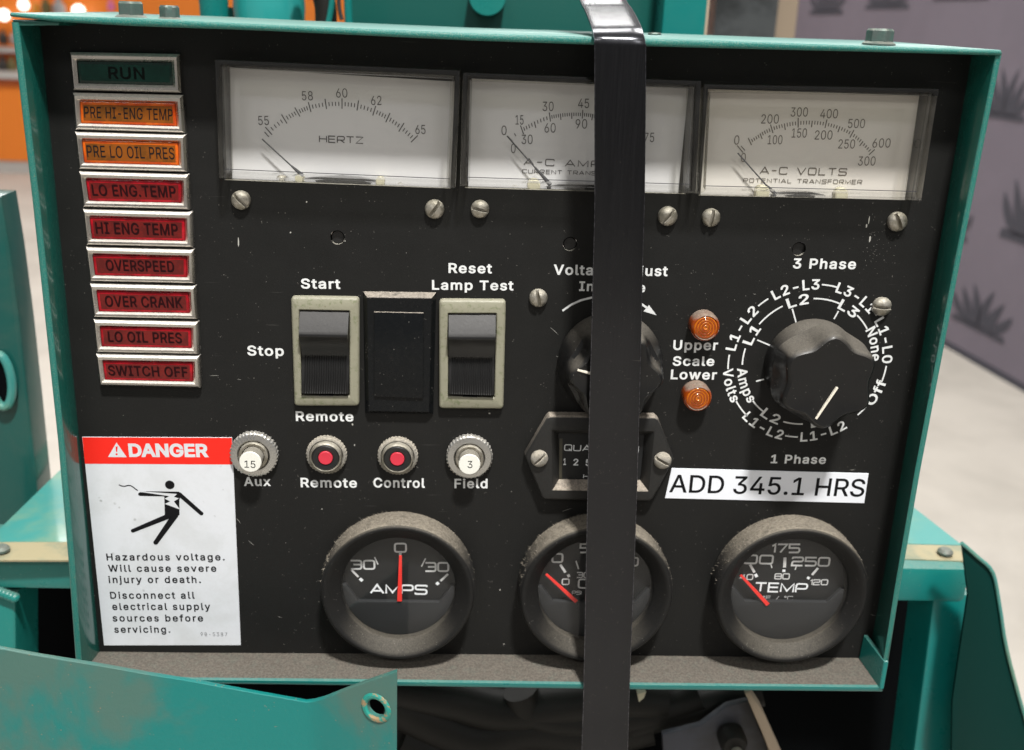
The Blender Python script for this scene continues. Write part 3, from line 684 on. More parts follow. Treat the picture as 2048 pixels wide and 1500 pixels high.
# faceplate with cutouts
mo = [[(437, 357), (428, 118), (921, 140), (911, 377)], [(920, 373), (925, 144), (1404, 161), (1393, 388)], [(1396, 390), (1408, 167), (1880, 176.5), (1844, 402)]]
dl = [[(464, 361), (459, 135), (905, 163), (895, 377)], [(936, 376), (944, 157), (1377, 177), (1356, 388)], [(1401, 392), (1416.5, 178), (1839, 191), (1810, 400)]]
cut = [[(449, 360), (444, 127), (910, 151), (901, 377)], [(930, 376), (936, 150), (1388, 170), (1371, 388)], [(1397, 391), (1410, 173), (1862, 184), (1826, 400)]]
bm = bmesh.new()
outer = xz([(74, 44), (196, 1318), (1745, 1330), (1950, 108)], 0)
edges = []
def addloop(pts, y=0):
    vs = [bm.verts.new((x, y, z)) for x, z in pts]
    es = [bm.edges.new((vs[i], vs[(i + 1) % len(vs)])) for i in range(len(vs))]; edges.extend(es); return vs
loops = [outer] + [xz(c, 0) for c in cut]
for x, y in ((675, 475), (1140, 488), (1598, 498)):
    c = at(x, y, 0); loops.append(circle(c.x, c.z, .0029, 24))
def plate_circle(xl, xr, y, k):
    a = at(xl, y, .0045); b = at(xr, y, .0045); return ((a.x + b.x) / 2, (b.x - a.x) / 2 * k)
for (cl, cr_, cy_), (gl, gr) in (((641, 949, 1190), (680, 911)), ((1040, 1346, 1194), (1073.5, 1305)), ((1434, 1737, 1196), (1460, 1694))):
    a = at(cl, cy_, .0115); b = at(cr_, cy_, .0115); _, rr = plate_circle(gl, gr, cy_, 1.03)
    loops.append(circle((a.x + b.x) / 2, (a.z + b.z) / 2, rr, 48))
for l in loops: addloop(l)
bmesh.ops.triangle_fill(bm, edges=edges, use_beauty=True, use_dissolve=False)
for f in bm.faces:
    if f.normal.y > 0: f.normal_flip()
ex = bmesh.ops.extrude_face_region(bm, geom=bm.faces[:])
nv = [g for g in ex['geom'] if isinstance(g, bmesh.types.BMVert)]
bmesh.ops.translate(bm, verts=nv, vec=(0, .0025, 0))
obj('faceplate', bm, M['plate'], cpn, smooth=False)
# zero adjust screws in the three small holes
for x, y, a in ((675, 475, 70), (1140, 488, 0), (1598, 498, 30)):
    c = at(x, y, -.001); bm = lathe(c.x, c.z, [(.0028, -.004), (.0028, -.0022), (.0024, -.0018)], n=20)
    stroke(bm, [(c.x - .0024 * math.cos(R(a)), .00175, c.z - .0024 * math.sin(R(a))), (c.x + .0024 * math.cos(R(a)), .00175, c.z + .0024 * math.sin(R(a)))], .0006)
    obj('zero_adjuster', bm, M['blackp'], cpn)

# hood walls
def wall(front, back_px, th, nm, m_, lab=None, flip=1):
    """side wall: outer front edge polyline (px at D); inner back edge from px at depth 0"""
    bm = bmesh.new(); F = [at(x, y, D) for x, y in front]; Bk = [at(x, y, 0) for x, y in back_px]
    n = len(F); rows = []
    for i in range(n):
        o_ = F[i]; inner = Vector((o_.x + th * flip, o_.y, o_.z)); bi = Bk[i]
        e = .0005
        prof = [Vector((bi.x - th * flip, .055, bi.z)), Vector((o_.x, o_.y + e, o_.z)), Vector((o_.x + e * flip, o_.y, o_.z)), Vector((inner.x - e * flip, o_.y, o_.z)), Vector((inner.x, o_.y + e, o_.z)), Vector((bi.x, .0, bi.z)), Vector((bi.x, .055, bi.z))]
        rows.append([bm.verts.new(p) for p in prof])
    for a, b in zip(rows, rows[1:]): bridge(bm, a, b)
    for r_ in (rows[0], rows[-1]): bm.faces.new(r_)
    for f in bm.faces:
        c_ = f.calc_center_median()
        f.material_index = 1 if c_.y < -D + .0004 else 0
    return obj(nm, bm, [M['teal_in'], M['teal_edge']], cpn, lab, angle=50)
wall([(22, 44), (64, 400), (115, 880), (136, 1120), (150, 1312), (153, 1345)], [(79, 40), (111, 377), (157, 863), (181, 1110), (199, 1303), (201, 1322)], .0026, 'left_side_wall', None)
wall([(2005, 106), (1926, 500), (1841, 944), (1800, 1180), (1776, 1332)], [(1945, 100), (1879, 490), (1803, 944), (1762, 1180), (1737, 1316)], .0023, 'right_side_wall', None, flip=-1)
# top plate, resting on the walls, its front edge slightly bowed
bm = bmesh.new(); T = [(20, 25), (107, 31), (267, 36), (520, 48), (940, 66), (1200, 74), (1420, 80), (1750, 92), (2003, 100)]; Bp = [(20, 33), (107, 43), (267, 52), (520, 61), (940, 81), (1200, 90), (1420, 96), (1750, 104), (2003, 111)]
rows = []
for (tx, ty), (bx, by) in zip(T, Bp):
    t = at(tx, ty, D + .001); b = at(bx, by, D + .001); e = .0006
    if t.z - b.z > .0036: b.z = b.z
    th = t.z - b.z
    rows.append([bm.verts.new(p) for p in ((t.x, .10, t.z + .001), (t.x, t.y + e, t.z), (t.x, t.y, t.z - e), (b.x, b.y, b.z + e), (b.x, b.y + e, b.z), (b.x, .10, b.z + .001))])
for a, b in zip(rows, rows[1:]): bridge(bm, a, b)
bm.faces.new(rows[0]); bm.faces.new(rows[-1])
for f in bm.faces:
    if f.calc_center_median().y < -D + .0002: f.material_index = 1
obj('top_plate', bm, [M['teal'], M['teal_edge']], cpn, angle=50)
bm = bmesh.new(); P1 = [at(x, y, D - .0004) for x, y in ((24, 39), (118, 43), (118, 51), (27, 52))]
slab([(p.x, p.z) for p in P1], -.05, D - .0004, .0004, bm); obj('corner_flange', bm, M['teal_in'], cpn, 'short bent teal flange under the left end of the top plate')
# bottom shelf
bm = bmesh.new(); FT = [(150, 1345), (382, 1358), (795, 1362), (1260, 1368), (1764, 1373)]; FB = [(150, 1356), (382, 1368), (795, 1373), (1260, 1380), (1765, 1384)]; BK = [(188, 1303), (400, 1305.5), (800, 1307.5), (1260, 1311), (1733, 1316)]
rows = []
for t, b, k in zip(FT, FB, BK):
    t = at(*t, D); b = at(*b, D); k = at(*k, 0); e = .0005
    rows.append([bm.verts.new(p) for p in ((k.x, .055, k.z), (k.x, 0, k.z), (t.x, -D + .0012, t.z), (t.x, -D, t.z - e), (b.x, -D, b.z + e), (b.x, -D + e, b.z), (k.x, .055, b.z))])
for a, b in zip(rows, rows[1:]): bridge(bm, a, b)
bm.faces.new(rows[0]); bm.faces.new(rows[-1])
for f in bm.faces:
    if f.calc_center_median().y < -D + .0011: f.material_index = 1
bmesh.ops.subdivide_edges(bm, edges=[e for e in bm.edges if e.calc_length() > .02], cuts=3, use_grid_fill=True)
obj('bottom_shelf', bm, [M['shelf'], M['teal']], cpn, 'grey dusty bottom shelf of the hood', angle=50)
# upturned tab at the right end of the shelf
bm = bmesh.new(); q = [at(1736, 1269, .0005), at(1778, 1323, D + .0008), at(1768, 1379, D + .0008), at(1726, 1317, .0005)]
a_ = [bm.verts.new(p) for p in q]; b_ = [bm.verts.new(p + Vector((-.0021, 0, 0))) for p in q]
bm.faces.new(a_); bm.faces.new(b_); bridge(bm, a_, b_)
bmesh.ops.bevel(bm, geom=bm.edges[:], offset=.0004, segments=1, affect='EDGES')
obj('corner_tab', bm, M['teal'], cpn, 'small upturned tab at the lower right corner of the hood')

# ---- hex flange bolts on the top plate
def hexbolt(px, py, wpx, hpx, d, rot, lab):
    c = at(px, py, d); s = (at(px + 10, py, d) - c).length / 10; R_ = wpx / 2 * s; H_ = hpx * s
    e = empty('hex_bolt', cpn, c, lab)
    def up(bm):
        for v in bm.verts: v.co = Vector((c.x + v.co.x, c.y + v.co.z, c.z - v.co.y))
        return bm
    obj('flange', up(lathe(0, 0, [(R_ * .55, -.0012), (R_ * .55, 0), (R_, 0), (R_, H_ * .08), (R_ * .85, H_ * .2), (R_ * .7, H_ * .24)], n=32, cap0=True)), M['bolt'], e)
    def hx(t, j, r, dd):
        k = math.cos(math.pi / 6) / math.cos(((t + R(rot)) % (math.pi / 3)) - math.pi / 6)
        return (r * (k if j < 3 else (k + 1) / 2 * .98), dd)
    obj('bolt_head', up(lathe(0, 0, [(R_ * .84, H_ * .2), (R_ * .84, H_ * .6), (R_ * .84, H_ * .86), (R_ * .72, H_ * 1.0), (R_ * .5, H_ * .97)], n=48, fn=hx, cap0=True)), M['bolt'], e, angle=25)
hexbolt(263, 37, 64, 33, .004, 12, 'larger grey hex bolt at the left of the top plate')
hexbolt(340, 41, 48, 29, .004, 40, 'smaller grey hex bolt second from the left on the top plate')
hexbolt(1757, 90, 64, 31, .006, 25, 'teal flecked hex bolt on the right of the top plate')
hexbolt(1308, 82, 32, 16, -.05, 5, 'small pale bolt head beside the strap at the rear of the top plate')

# ---- slotted screws
def screw_mesh(rad, h, slot_w=.16):
    bm = bmesh.new(); n = 26; g = {}
    m_ = 9
    # polar rings with slot cut: use a grid clipped to the disc
    N_ = 30; rows = []
    for j in range(N_ + 1):
        row = []
        for i in range(N_ + 1):
            a = (i / N_) * 2 - 1; b = (j / N_) * 2 - 1
            x = a * math.sqrt(1 - b * b / 2); z = b * math.sqrt(1 - a * a / 2); r = min(1, math.hypot(x, z))
            d = h * (.30 + .70 * math.sqrt(max(0, 1 - r * r)) ** .9)
            if abs(x) < slot_w: d = min(d, h * .42) - (0 if r > .97 else 0)
            row.append(bm.verts.new((x * rad, -d, z * rad)))
        rows.append(row)
    for a, b in zip(rows, rows[1:]):
        for i in range(N_): bm.faces.new((a[i], a[i + 1], b[i + 1], b[i]))
    bd = [e for e in bm.edges if len(e.link_faces) == 1]
    r_ = bmesh.ops.extrude_edge_only(bm, edges=bd)
    for v in [g_ for g_ in r_['geom'] if isinstance(g_, bmesh.types.BMVert)]: v.co.y = .0002; v.co.x *= .97; v.co.z *= .97
    return bm
sm = {}
def screw(px, py, rpx, ang, lab, parent, d=0.0, key='steel', h=.0034):
    """ang: direction of the slot in degrees, counterclockwise from horizontal"""
    c = at(px, py, d + .0018); s = (at(px + 10, py, d) - at(px, py, d)).length / 10
    kk = (key,)
    if kk not in sm:
        o = obj('screw', screw_mesh(.00385, h), M[key], parent, lab, angle=60, org=(0, 0, 0)); sm[kk] = o
    else:
        o = sm[kk].copy(); COL.objects.link(o); o.parent = parent
    if lab: o['label'] = lab
    k = rpx * s / .00385
    WORLD[o.name] = Vector((c.x, -d, c.z)); o.location = WORLD[o.name] - WORLD[parent.name]
    o.rotation_euler = (0, R(90 - ang) , 0); o.scale = (k, k, k)
for x, y, r_, a, lab in ((481, 401, 19.5, -43, 'first slotted screw below the left meter'), (869, 419, 19.5, 55, 'second slotted screw below the left meter, slot tilted right'), (960, 419, 18.5, -12, 'left slotted screw below the middle meter'),
                      (1336, 433, 19.5, 50, 'slotted screw right of the strap below the middle meter'), (1423, 436, 18.5, 82, 'left slotted screw below the right meter'), (1796, 444, 19.5, -63, 'right slotted screw below the right meter'),
                      (1077, 597, 18.5, -76, 'dusty slotted screw left of the voltage knob'), (1765, 614, 19, -3, 'slotted screw covering the rotary dial lettering')):
    screw(x, y, r_, a, lab, cpn)

# ---- meters
def meter(i, nm_lab):
    O = mo[i]; c0 = at(sum(p[0] for p in O) / 4, sum(p[1] for p in O) / 4, 0)
    e = empty('panel_meter', cpn, c0, nm_lab)
    DC = .0095
    P4 = xz(O, DC)
    if P4[0][0] > P4[2][0]: pass
    # cover: three sided frame + thin lower lip (ring with unequal widths)
    def inner(k, kb):
        (x0, z0), (x1, z1), (x2, z2), (x3, z3) = P4    # BL TL TR BR
        return [(x0 + k, z0 + kb), (x1 + k, z1 - k), (x2 - k, z2 - k), (x3 - k, z3 + kb)]
    base = [(x, z) for x, z in xz(O, DC)]
    bm = bmesh.new()
    rings(bm, [(base, .0002), (base, DC - .0008), (inset_poly(base, .0003), DC - .0002), (inset_poly(base, .0008), DC), (inner(.0021, .0012), DC), (inner(.0026, .0016), DC - .0009), (inner(.0030, .0020), DC - .0010), (inner(.0034, .0020), .0030), (inner(.0038, .0018), .0003)], cap1=False)
    zb_ = max(P4[0][1], P4[3][1]) + .0025
    for f in bm.faces:
        if max(v.co.z for v in f.verts) < zb_: f.material_index = 1
    obj('cover_frame', bm, [M['cover'], M['pane']], e, angle=40)
    bm = bmesh.new(); px_poly(bm, [(p[0], p[1]) for p in []], DC) if False else None
    pn = inner(.0024, .0014); bm.faces.new([bm.verts.new((x, -DC + .0007, z)) for x, z in pn]); obj('window_pane', bm, M['pane'], e, smooth=False)
    # dark lower edge line of the pane
    bm = bmesh.new(); I2 = inner(.0024, .0036)
    stroke(bm, [(I2[0][0], -DC + .0005, I2[0][1]), (I2[3][0], -DC + .0005, I2[3][1])], .00028); obj('pane_edge', bm, M['pointer'], e)
    # inner side walls and dial
    bm = bmesh.new(); C4 = xz(cut[i], 0); D4 = xz(dl[i], -.0065)
    lp = [C4[0], C4[1], C4[2], C4[3]]
    rings(bm, [([(x, z) for x, z in lp], -.0024), ([(x, z) for x, z in lp], -.0095)], cap1=True, cap0=False)
    obj('dial_well', bm, M['cover_in'], e, smooth=False)
    (bx0, bz0), (bx1, bz1), (bx2, bz2), (bx3, bz3) = D4
    dx = [(bx0, bz0 - .004), (bx1, bz1), (bx2 + (.0012 if i == 0 else 0), bz2), (bx3 + (.0012 if i == 0 else 0), bz3 - .004)]
    bm = bmesh.new(); slab(dx, -.0074, -.0065, .0001, bm); obj('dial_face', bm, M['dial_cream' if i == 2 else 'dial'], e, smooth=False)
    return e
DD_ = -.0063
def cr(pts, t):
    n = len(pts) - 1; t = min(max(t, 0), n - 1e-9); i = int(t); u = t - i
    p0 = Vector(pts[max(i - 1, 0)]) if i > 0 else 2 * Vector(pts[0]) - Vector(pts[1]); p1 = Vector(pts[i]); p2 = Vector(pts[i + 1]); p3 = Vector(pts[i + 2]) if i + 2 <= n else 2 * Vector(pts[n]) - Vector(pts[n - 1])
    return .5 * ((2 * p1) + (p2 - p0) * u + (2 * p0 - 5 * p1 + 4 * p2 - p3) * u * u + (3 * p1 - p0 - 3 * p2 + p3) * u ** 3)
def scale_marks(bm, majors, sub, med, w1=1.7, w2=1.9):
    outs = [m_[0] for m_ in majors]; ins = [m_[1] for m_ in majors]
    for i in range(len(majors) - 1):
        ns = sub[i] if isinstance(sub, list) else sub; mk = med[i] if isinstance(med, list) else med
        for k in range(ns):
            t = i + k / ns; o_ = cr(outs, t); n_ = cr(ins, t)
            if k == 0: px_stroke(bm, [o_, n_], w2, DD_)
            elif k % mk == 0: px_stroke(bm, [o_.lerp(n_, .34), o_.lerp(n_, 1.05)], w2, DD_)
            else: px_stroke(bm, [o_.lerp(n_, .34), o_.lerp(n_, .74)], w1, DD_)
    px_stroke(bm, [outs[-1], ins[-1]], w2, DD_)
def num(bm, s, x0, x1, base, cap=19, slope=0.0): text_into(bm, s, (x0, base), (x1, base + slope * (x1 - x0)), cap, DD_, bold=-.004)
def needle(e, tip, root, end, hub, nm='pointer'):
    bm = bmesh.new(); a = at(*tip, -.003); b = at(*root, -.003); c = at(*end, -.003)
    tube([a, b], .00028, 8, bm); tube([b, c], [.0004, .0009], 8, bm); obj(nm, bm, M['pointer'], e)
def hubpiece(e, pxs, posts, scr):
    bm = bmesh.new(); slab(xz(pxs, -.003), -.006, -.003, .0002, bm); obj('hub_cover', bm, M['blackp'], e)
    for x, y, r_ in posts:
        c = at(x, y, -.0022); s = (at(x + 10, y, 0) - at(x, y, 0)).length / 10 * r_
        obj('stop_post', lathe(c.x, c.z, [(s, -.006), (s, -.0026), (s * .8, -.0022)], n=20), M['cream'], e)
    for x, y, r_ in scr:
        c = at(x, y, -.004); s = (at(x + 10, y, 0) - at(x, y, 0)).length / 10 * r_
        obj('dial_screw', lathe(c.x, c.z, [(s, -.0062), (s, -.005), (s * .6, -.0042), (s * .2, -.004)], n=20), M['steel'], e)
e = meter(0, 'left panel meter, hertz scale from 55 to 65, needle at rest')
bm = bmesh.new()
mj = [((530.5, 254), (544, 269.5)), ((563, 229), (574, 247)), ((589.5, 215), (600, 233)), ((616.5, 204), (622, 224)), ((650, 198), (653, 218)), ((684, 197), (684, 217.5)), ((717, 201), (714, 221)), ((751.5, 212), (745.5, 231)), ((780, 226), (771.5, 244.5)), ((808, 246), (797.5, 263)), ((835.5, 271), (822, 284.5))]
scale_marks(bm, mj, 5, 99); px_stroke(bm, [(529, 264), (537.5, 273.5)], 1.7, DD_)
for s_, x0, x1, b_ in (('55', 517, 538, 250), ('58', 604, 626, 200.5), ('60', 672.5, 695, 195), ('62', 742.5, 763, 210), ('65', 831, 851, 268)): num(bm, s_, x0, x1, b_, 18)
wide_text(bm, 'HERTZ', (638, 285), (727, 288), 14.5, DD_, .13, .3)
obj('dial_print', bm, M['grey_ink'], e, smooth=False)
needle(e, (524, 278), (583, 332), (606, 352), None); hubpiece(e, [(600, 372), (604, 358), (640, 354), (680, 352), (720, 355), (762, 364), (764, 376)], [(598, 358, 9), (760, 363, 9)], [(562, 361, 11), (800, 374, 8)])
e = meter(1, 'middle panel meter, a-c ampere scale, partly hidden by the strap')
bm = bmesh.new()
mj = [((1015, 272), (1025, 283)), ((1041, 251), (1047, 268)), ((1098.5, 225), (1101, 243)), ((1165.5, 220), (1164.5, 237)), ((1228, 234), (1220, 251)), ((1290, 270), (1276, 283))]
scale_marks(bm, mj, [2, 10, 15, 15, 15], [9, 5, 5, 5, 5])
for s_, x0, x1, b_ in (('0', 1003, 1013, 270), ('15', 1031, 1047, 249), ('30', 1085, 1107, 222), ('45', 1156, 1178, 216), ('60', 1236, 1257, 232), ('75', 1288, 1308, 284),
                       ('0', 1022, 1031, 306), ('30', 1043, 1065, 288), ('60', 1089, 1111, 265), ('90', 1151, 1174, 257), ('120', 1200, 1232, 272), ('150', 1234, 1268, 300)): num(bm, s_, x0, x1, b_, 18.5)
wide_text(bm, 'A-C AMPERES', (1047, 330), (1290, 339), 14, DD_, .12, .4)
wide_text(bm, 'CURRENT TRANSFORMER', (1044, 346.5), (1262, 353), 8.5, DD_, .14, .4)
obj('dial_print', bm, M['grey_ink'], e, smooth=False)
needle(e, (1014, 272), (1070, 335), (1101, 370), None); hubpiece(e, [(1080, 390), (1090, 375), (1120, 370), (1160, 369), (1230, 372), (1270, 382), (1272, 392)], [(1068, 371, 13)], [(1030, 380, 9)])
e = meter(2, 'right panel meter, a-c volts scale from 0 to 600 on a cream dial')
bm = bmesh.new()
mj = [((1496.5, 276), (1503, 290)), ((1541, 249), (1546, 266)), ((1596.4, 236), (1596.4, 255)), ((1654, 239), (1650, 256)), ((1708, 260), (1700, 275)), ((1749.5, 299), (1738, 309.5))]
scale_marks(bm, mj, 10, 5)
px_stroke(bm, [(1474.5, 291), (1486, 305)], 1.8, DD_); px_stroke(bm, [(1482, 292), (1490, 301)], 1.5, DD_)
for s_, x0, x1, b_ in (('0', 1468, 1478, 289), ('200', 1522, 1557, 247), ('300', 1581, 1615, 233), ('400', 1640, 1675, 236.5), ('500', 1695.5, 1729, 256), ('600', 1744.5, 1780, 295),
                       ('0', 1481.5, 1491, 324), ('100', 1535, 1564, 288.5), ('150', 1583, 1613, 275), ('200', 1629, 1664, 279), ('250', 1676, 1709, 297), ('300', 1715.5, 1750, 331)): num(bm, s_, x0, x1, b_, 18)
wide_text(bm, 'A-C VOLTS', (1519, 348), (1693, 351.5), 15, DD_, .12, .4)
wide_text(bm, 'POTENTIAL TRANSFORMER', (1486, 365), (1724, 368.5), 8.8, DD_, .14, .4)
obj('dial_print', bm, mat('brown_grey_lettering', (.12, .10, .075), .6), e, smooth=False)
needle(e, (1475.5, 306), (1532, 370), (1552, 389), None); hubpiece(e, [(1550, 402), (1554, 387), (1590, 383), (1620, 384), (1652, 391), (1655, 402)], [(1526, 385, 14), (1684, 389, 13)], [])

# ---- nine warning lamps
WL = [('RUN', 'green', [(137, 104.5), (357, 108.5), (361, 186), (144, 180.5)], (18, 17, 15, 16), 'RUN'),
      ('PRE HI-ENG TEMP', 'orange', [(143.5, 186), (364, 191), (369, 267), (149, 260)], None, ''), ('PRE LO OIL PRES', 'orange', [(148, 264), (370, 270), (373, 345), (156, 339)], None, ''),
      ('LO ENG.TEMP', 'red', [(156, 343), (376, 349.5), (378, 420), (165, 415)], None, ''), ('HI ENG TEMP', 'red', [(164, 419), (383, 425), (385, 496), (171.5, 491)], None, ''),
      ('OVERSPEED', 'red', [(170, 495), (386.5, 500.5), (388.5, 568.5), (178, 564)], None, ''), ('OVER CRANK', 'red', [(178, 568), (390, 573), (394, 640), (186, 636)], None, ''),
      ('LO OIL PRES', 'red', [(185, 640), (395, 645), (397, 710), (191.5, 706)], None, ''), ('SWITCH OFF', 'red', [(190.5, 709), (398, 713), (400, 777), (198, 772.5)], None, '')]
WLpos = ['top', 'second', 'third', 'fourth', 'fifth', 'sixth', 'seventh', 'eighth', 'bottom']
txtw = {'RUN': (.32, .70), 'PRE HI-ENG TEMP': (.04, .965), 'PRE LO OIL PRES': (.04, .965), 'LO ENG.TEMP': (.05, .95), 'HI ENG TEMP': (.05, .93), 'OVERSPEED': (.13, .87), 'OVER CRANK': (.08, .93), 'LO OIL PRES': (.08, .9), 'SWITCH OFF': (.05, .95)}
for k, (s_, colr, Q, _, _) in enumerate(WL):
    dF = .0034; c0 = at(sum(p[0] for p in Q) / 4, sum(p[1] for p in Q) / 4, 0)
    e = empty('warning_lamp', cpn, c0, '%s warning lamp of the column, %s lens reading %s in a chrome frame' % (WLpos[k], colr, s_))
    F4 = xz([Q[3], Q[0], Q[1], Q[2]], dF)   # BL TL TR BR
    (x0, z0), (x1, z1), (x2, z2), (x3, z3) = F4
    base = F4
    def inn(l, r_, t, b): return [(x0 + l, z0 + b), (x1 + l, z1 - t), (x2 - r_, z2 - t), (x3 - r_, z3 + b)]
    u = .0001
    bm = bmesh.new()
    rings(bm, [(base, .0001), (base, .0022), (inn(.0005, .0005, .0006, .0005), dF - .0004), (inn(.0009, .0009, .0011, .0009), dF), (inn(.0012, .0018, .0022, .0017), dF - .0001), (inn(.0022, .0030, .0030, .0024), dF - .0012), (inn(.0024, .0032, .0032, .0026), .0008)], cap1=False)
    obj('frame', bm, M['chrome'], e, angle=28)
    ln = inn(.0023, .0031, .0031, .0025); dL = .0021 + (.0003 if colr != 'green' else -.0003)
    bm = bmesh.new(); slab(ln, .0009, dL, .0004, bm); obj('lens', bm, M['lens_' + colr], e, angle=30)
    ip = inset_poly(ln, .0011); bm = bmesh.new(); bm.faces.new([bm.verts.new((x, -dL - .00006, z)) for x, z in ip]); obj('legend_plate', bm, M['lens_' + colr + '_in'], e, smooth=False)
    # lettering fitted on the lens
    (bx, bz), (tx, tz), (rx, rz), (qx, qz) = ln
    a, b = txtw[s_]; vs, fs = glyphs(s_, .006 if 'PRE' in s_[:3] else .008, 1.06); vx0 = min(v[0] for v in vs); vx1 = max(v[0] for v in vs)
    A_ = Vector((bx, 0, bz)).lerp(Vector((qx, 0, qz)), a); B_ = Vector((bx, 0, bz)).lerp(Vector((qx, 0, qz)), b); Hh = (tz - bz)
    bm = bmesh.new(); U = (B_ - A_) / (vx1 - vx0)
    lo = .27; hi = .78
    for rep, (ox, al) in enumerate(((0, 0), (.00022, .0))):  # second offset copy draws the letters' shadow into the print
        V = [bm.verts.new(Vector((A_.x, -dL - .00010 + rep * .00002 - LAY * kz, A_.z)) + U * (x - vx0) + Vector((ox, 0, Hh * (lo + (hi - lo) * y / CAPH) - ox)) + Vector(((tx - bx) * (lo + (hi - lo) * y / CAPH), 0, 0))) for x, y, kz in vs]
        if rep and not ('PRE' not in s_[:3]): continue
        for f in fs:
            try: bm.faces.new([V[i] for i in f])
            except ValueError: pass
    obj('lettering', bm, M['black_ink'] if colr == 'orange' else M['lamp_ink_' + colr] if ('lamp_ink_' + colr) in M else M.setdefault('lamp_ink_' + colr, mat('lamp_lettering_' + colr, (.018, .002, .003) if colr == 'red' else (.001, .004, .003), .5, spec=.15)), e, smooth=False)

# ---- rocker switches
def rocker(outer, opening, lab, tilt):
    c0 = at(sum(p[0] for p in outer) / 4, sum(p[1] for p in outer) / 4, 0); dF = .0032
    e = empty('rocker_switch', cpn, c0, lab)
    Oq = xz(outer, dF); Iq = xz(opening, dF)
    OR = round_poly(Oq, .0018, 4); 
    # inner loop with the same vertex count
    IR = round_poly(Iq, .0004, 4)
    bm = bmesh.new()
    rings(bm, [(OR, .0001), (OR, dF - .0012), (inset_poly(OR, .00035), dF - .0004), (inset_poly(OR, .0010), dF), (inset_poly(IR, -.0004), dF), (IR, dF - .0004), (IR, -.002)], cap1=False)
    obj('switch_frame', bm, M['beige'], e, angle=40)
    (bx, bz), (tx, tz), (rx, rz), (qx, qz) = [Iq[3], Iq[0], Iq[1], Iq[2]] if Iq[0][1] > Iq[3][1] else Iq
    H_ = tz - bz; g = .0003
    # profile down the rocker: (fraction from the top, depth)
    prof = [(0.0, .0008), (.02, .0025), (.10, .0046), (.20, .0068), (.235, .0075), (.252, .0077), (.266, .0077), (.278, .0074), (.288, .0070), (.38, .0046), (.47, .0026), (.53, .0015), (.56, .0014), (.66, .0024), (.80, .0037), (.93, .0047), (.955, .0046), (.97, .0005)]
    bm = bmesh.new(); nx = 80; rows = []
    for t, d in prof:
        row = []
        for i in range(nx + 1):
            s = i / nx; rib = (.00060 if (i // 2) % 2 else 0) if (.27 < t < .95 and 3 < i < nx - 3) else 0
            if t < .54: rib = 0
            L_ = Vector((tx + g + (bx - tx) * t, 0, tz - H_ * t)); Rr = Vector((rx - g + (qx - rx) * t, 0, rz - (rz - qz) * t))
            p = L_.lerp(Rr, s); row.append(bm.verts.new((p.x - (.0 if tilt == 0 else .0), -(d - rib), p.z)))
        rows.append(row)
    for a, b in zip(rows, rows[1:]):
        for i in range(nx): bm.faces.new((a[i], a[i + 1], b[i + 1], b[i]))
    # side cheeks
    for i in (0, nx):
        side = [r_[i] for r_ in rows]; base = [bm.verts.new((v.co.x, .002, v.co.z)) for v in side]
        for k in range(len(side) - 1): bm.faces.new((side[k], side[k + 1], base[k + 1], base[k]))
    obj('rocker', bm, M['rocker'], e, angle=30)
    bm = bmesh.new(); pt = [Vector((tx + (rx - tx) * f, 0, tz + (rz - tz) * f)) for f in (.35, .65)]
    box(pt[0].x, pt[1].x, -dF + .0003, -.001, pt[0].z - .0002, pt[0].z + .0007, 0, bm); box(pt[0].x, pt[1].x, -dF + .0003, -.001, qz - .0008, qz + .0002, 0, bm)
    obj('pivot_notch', bm, M['blackp'], e, smooth=False)
rocker([(581, 594), (718, 596), (718, 813), (588, 813)], [(598, 620), (699, 622), (699, 793), (603, 792)], 'left rocker switch between start and remote lettering', 1)
rocker([(878, 600), (1012, 601), (1007, 819), (878, 818)], [(896, 627), (993, 627), (989, 796), (896, 793)], 'right rocker switch under the lamp test lettering', 0)
# ---- blank plate
bl = empty('blanking_plate', cpn, at(798, 708, 0), 'glossy black blank plate between the two rocker switches')
Oq = xz([(726, 585), (872, 587), (866, 830), (730, 828)], .0022); bm = bmesh.new()
rings(bm, [(Oq, .0001), (Oq, .0008), (inset_poly(Oq, .0017), .0032), (inset_poly(Oq, .0019), .0033), (inset_poly(Oq, .0042), .0033)], cap1=True); obj('plate_frame', bm, M['blank'], bl, angle=20)
Iq = xz([(748, 624), (847, 626), (846, 797), (748, 793)], .0042); bm = bmesh.new(); slab(Iq, .0031, .0043, .0003, bm); obj('raised_blank', bm, M['blank'], bl, angle=30)

# ---- rotary knobs
def knob(c, h, rs, lobes, ph, lab, ptr, body_r, dip):
    e = empty('rotary_knob', cpn, (c[0], 0, c[1]), lab)
    prof = [(rs, .0003), (rs, .0035), (rs * .985, .0050), (rs * .955, .0075), (rs * .91, .0105), (body_r * 1.04, .0140), (body_r * 1.02, h * .66), (body_r * 1.0, h * .82), (body_r * .985, h - .0022), (body_r * .96, h - .0008), (body_r * .90, h), (body_r * .75, h - .0004), (body_r * .4, h - .0008), (.0008, h - .0009)]
    def fn(t, j, r, d):
        s = (math.sin(lobes * (t - ph) / 2) ** 2) ** .85      # 0 at lobe tips, 1 at scallop centre
        amt = [0, 0, 0, 0, .12, .45, .85, 1, 1, 1, 1, .45, .1, 0][j]
        return (r - dip * s * amt, d)
    obj('knob_body', lathe(c[0], c[1], prof, n=144, fn=fn), M['knob'], e, angle=38)
    a = at(*ptr[0], h); b = at(*ptr[1], h); bm = bmesh.new()
    u = (b - a).normalized(); n_ = Vector((-u.z, 0, u.x)) * .00045
    q = [(a + n_), (b + n_), (b - n_), (a - n_)]; slab([(p.x, p.z) for p in q], h - .0014, h + .00015, .0001, bm); obj('pointer_line', bm, M['cream'] if False else mat('pointer_white', (.80, .74, .62), .5), e, smooth=False)
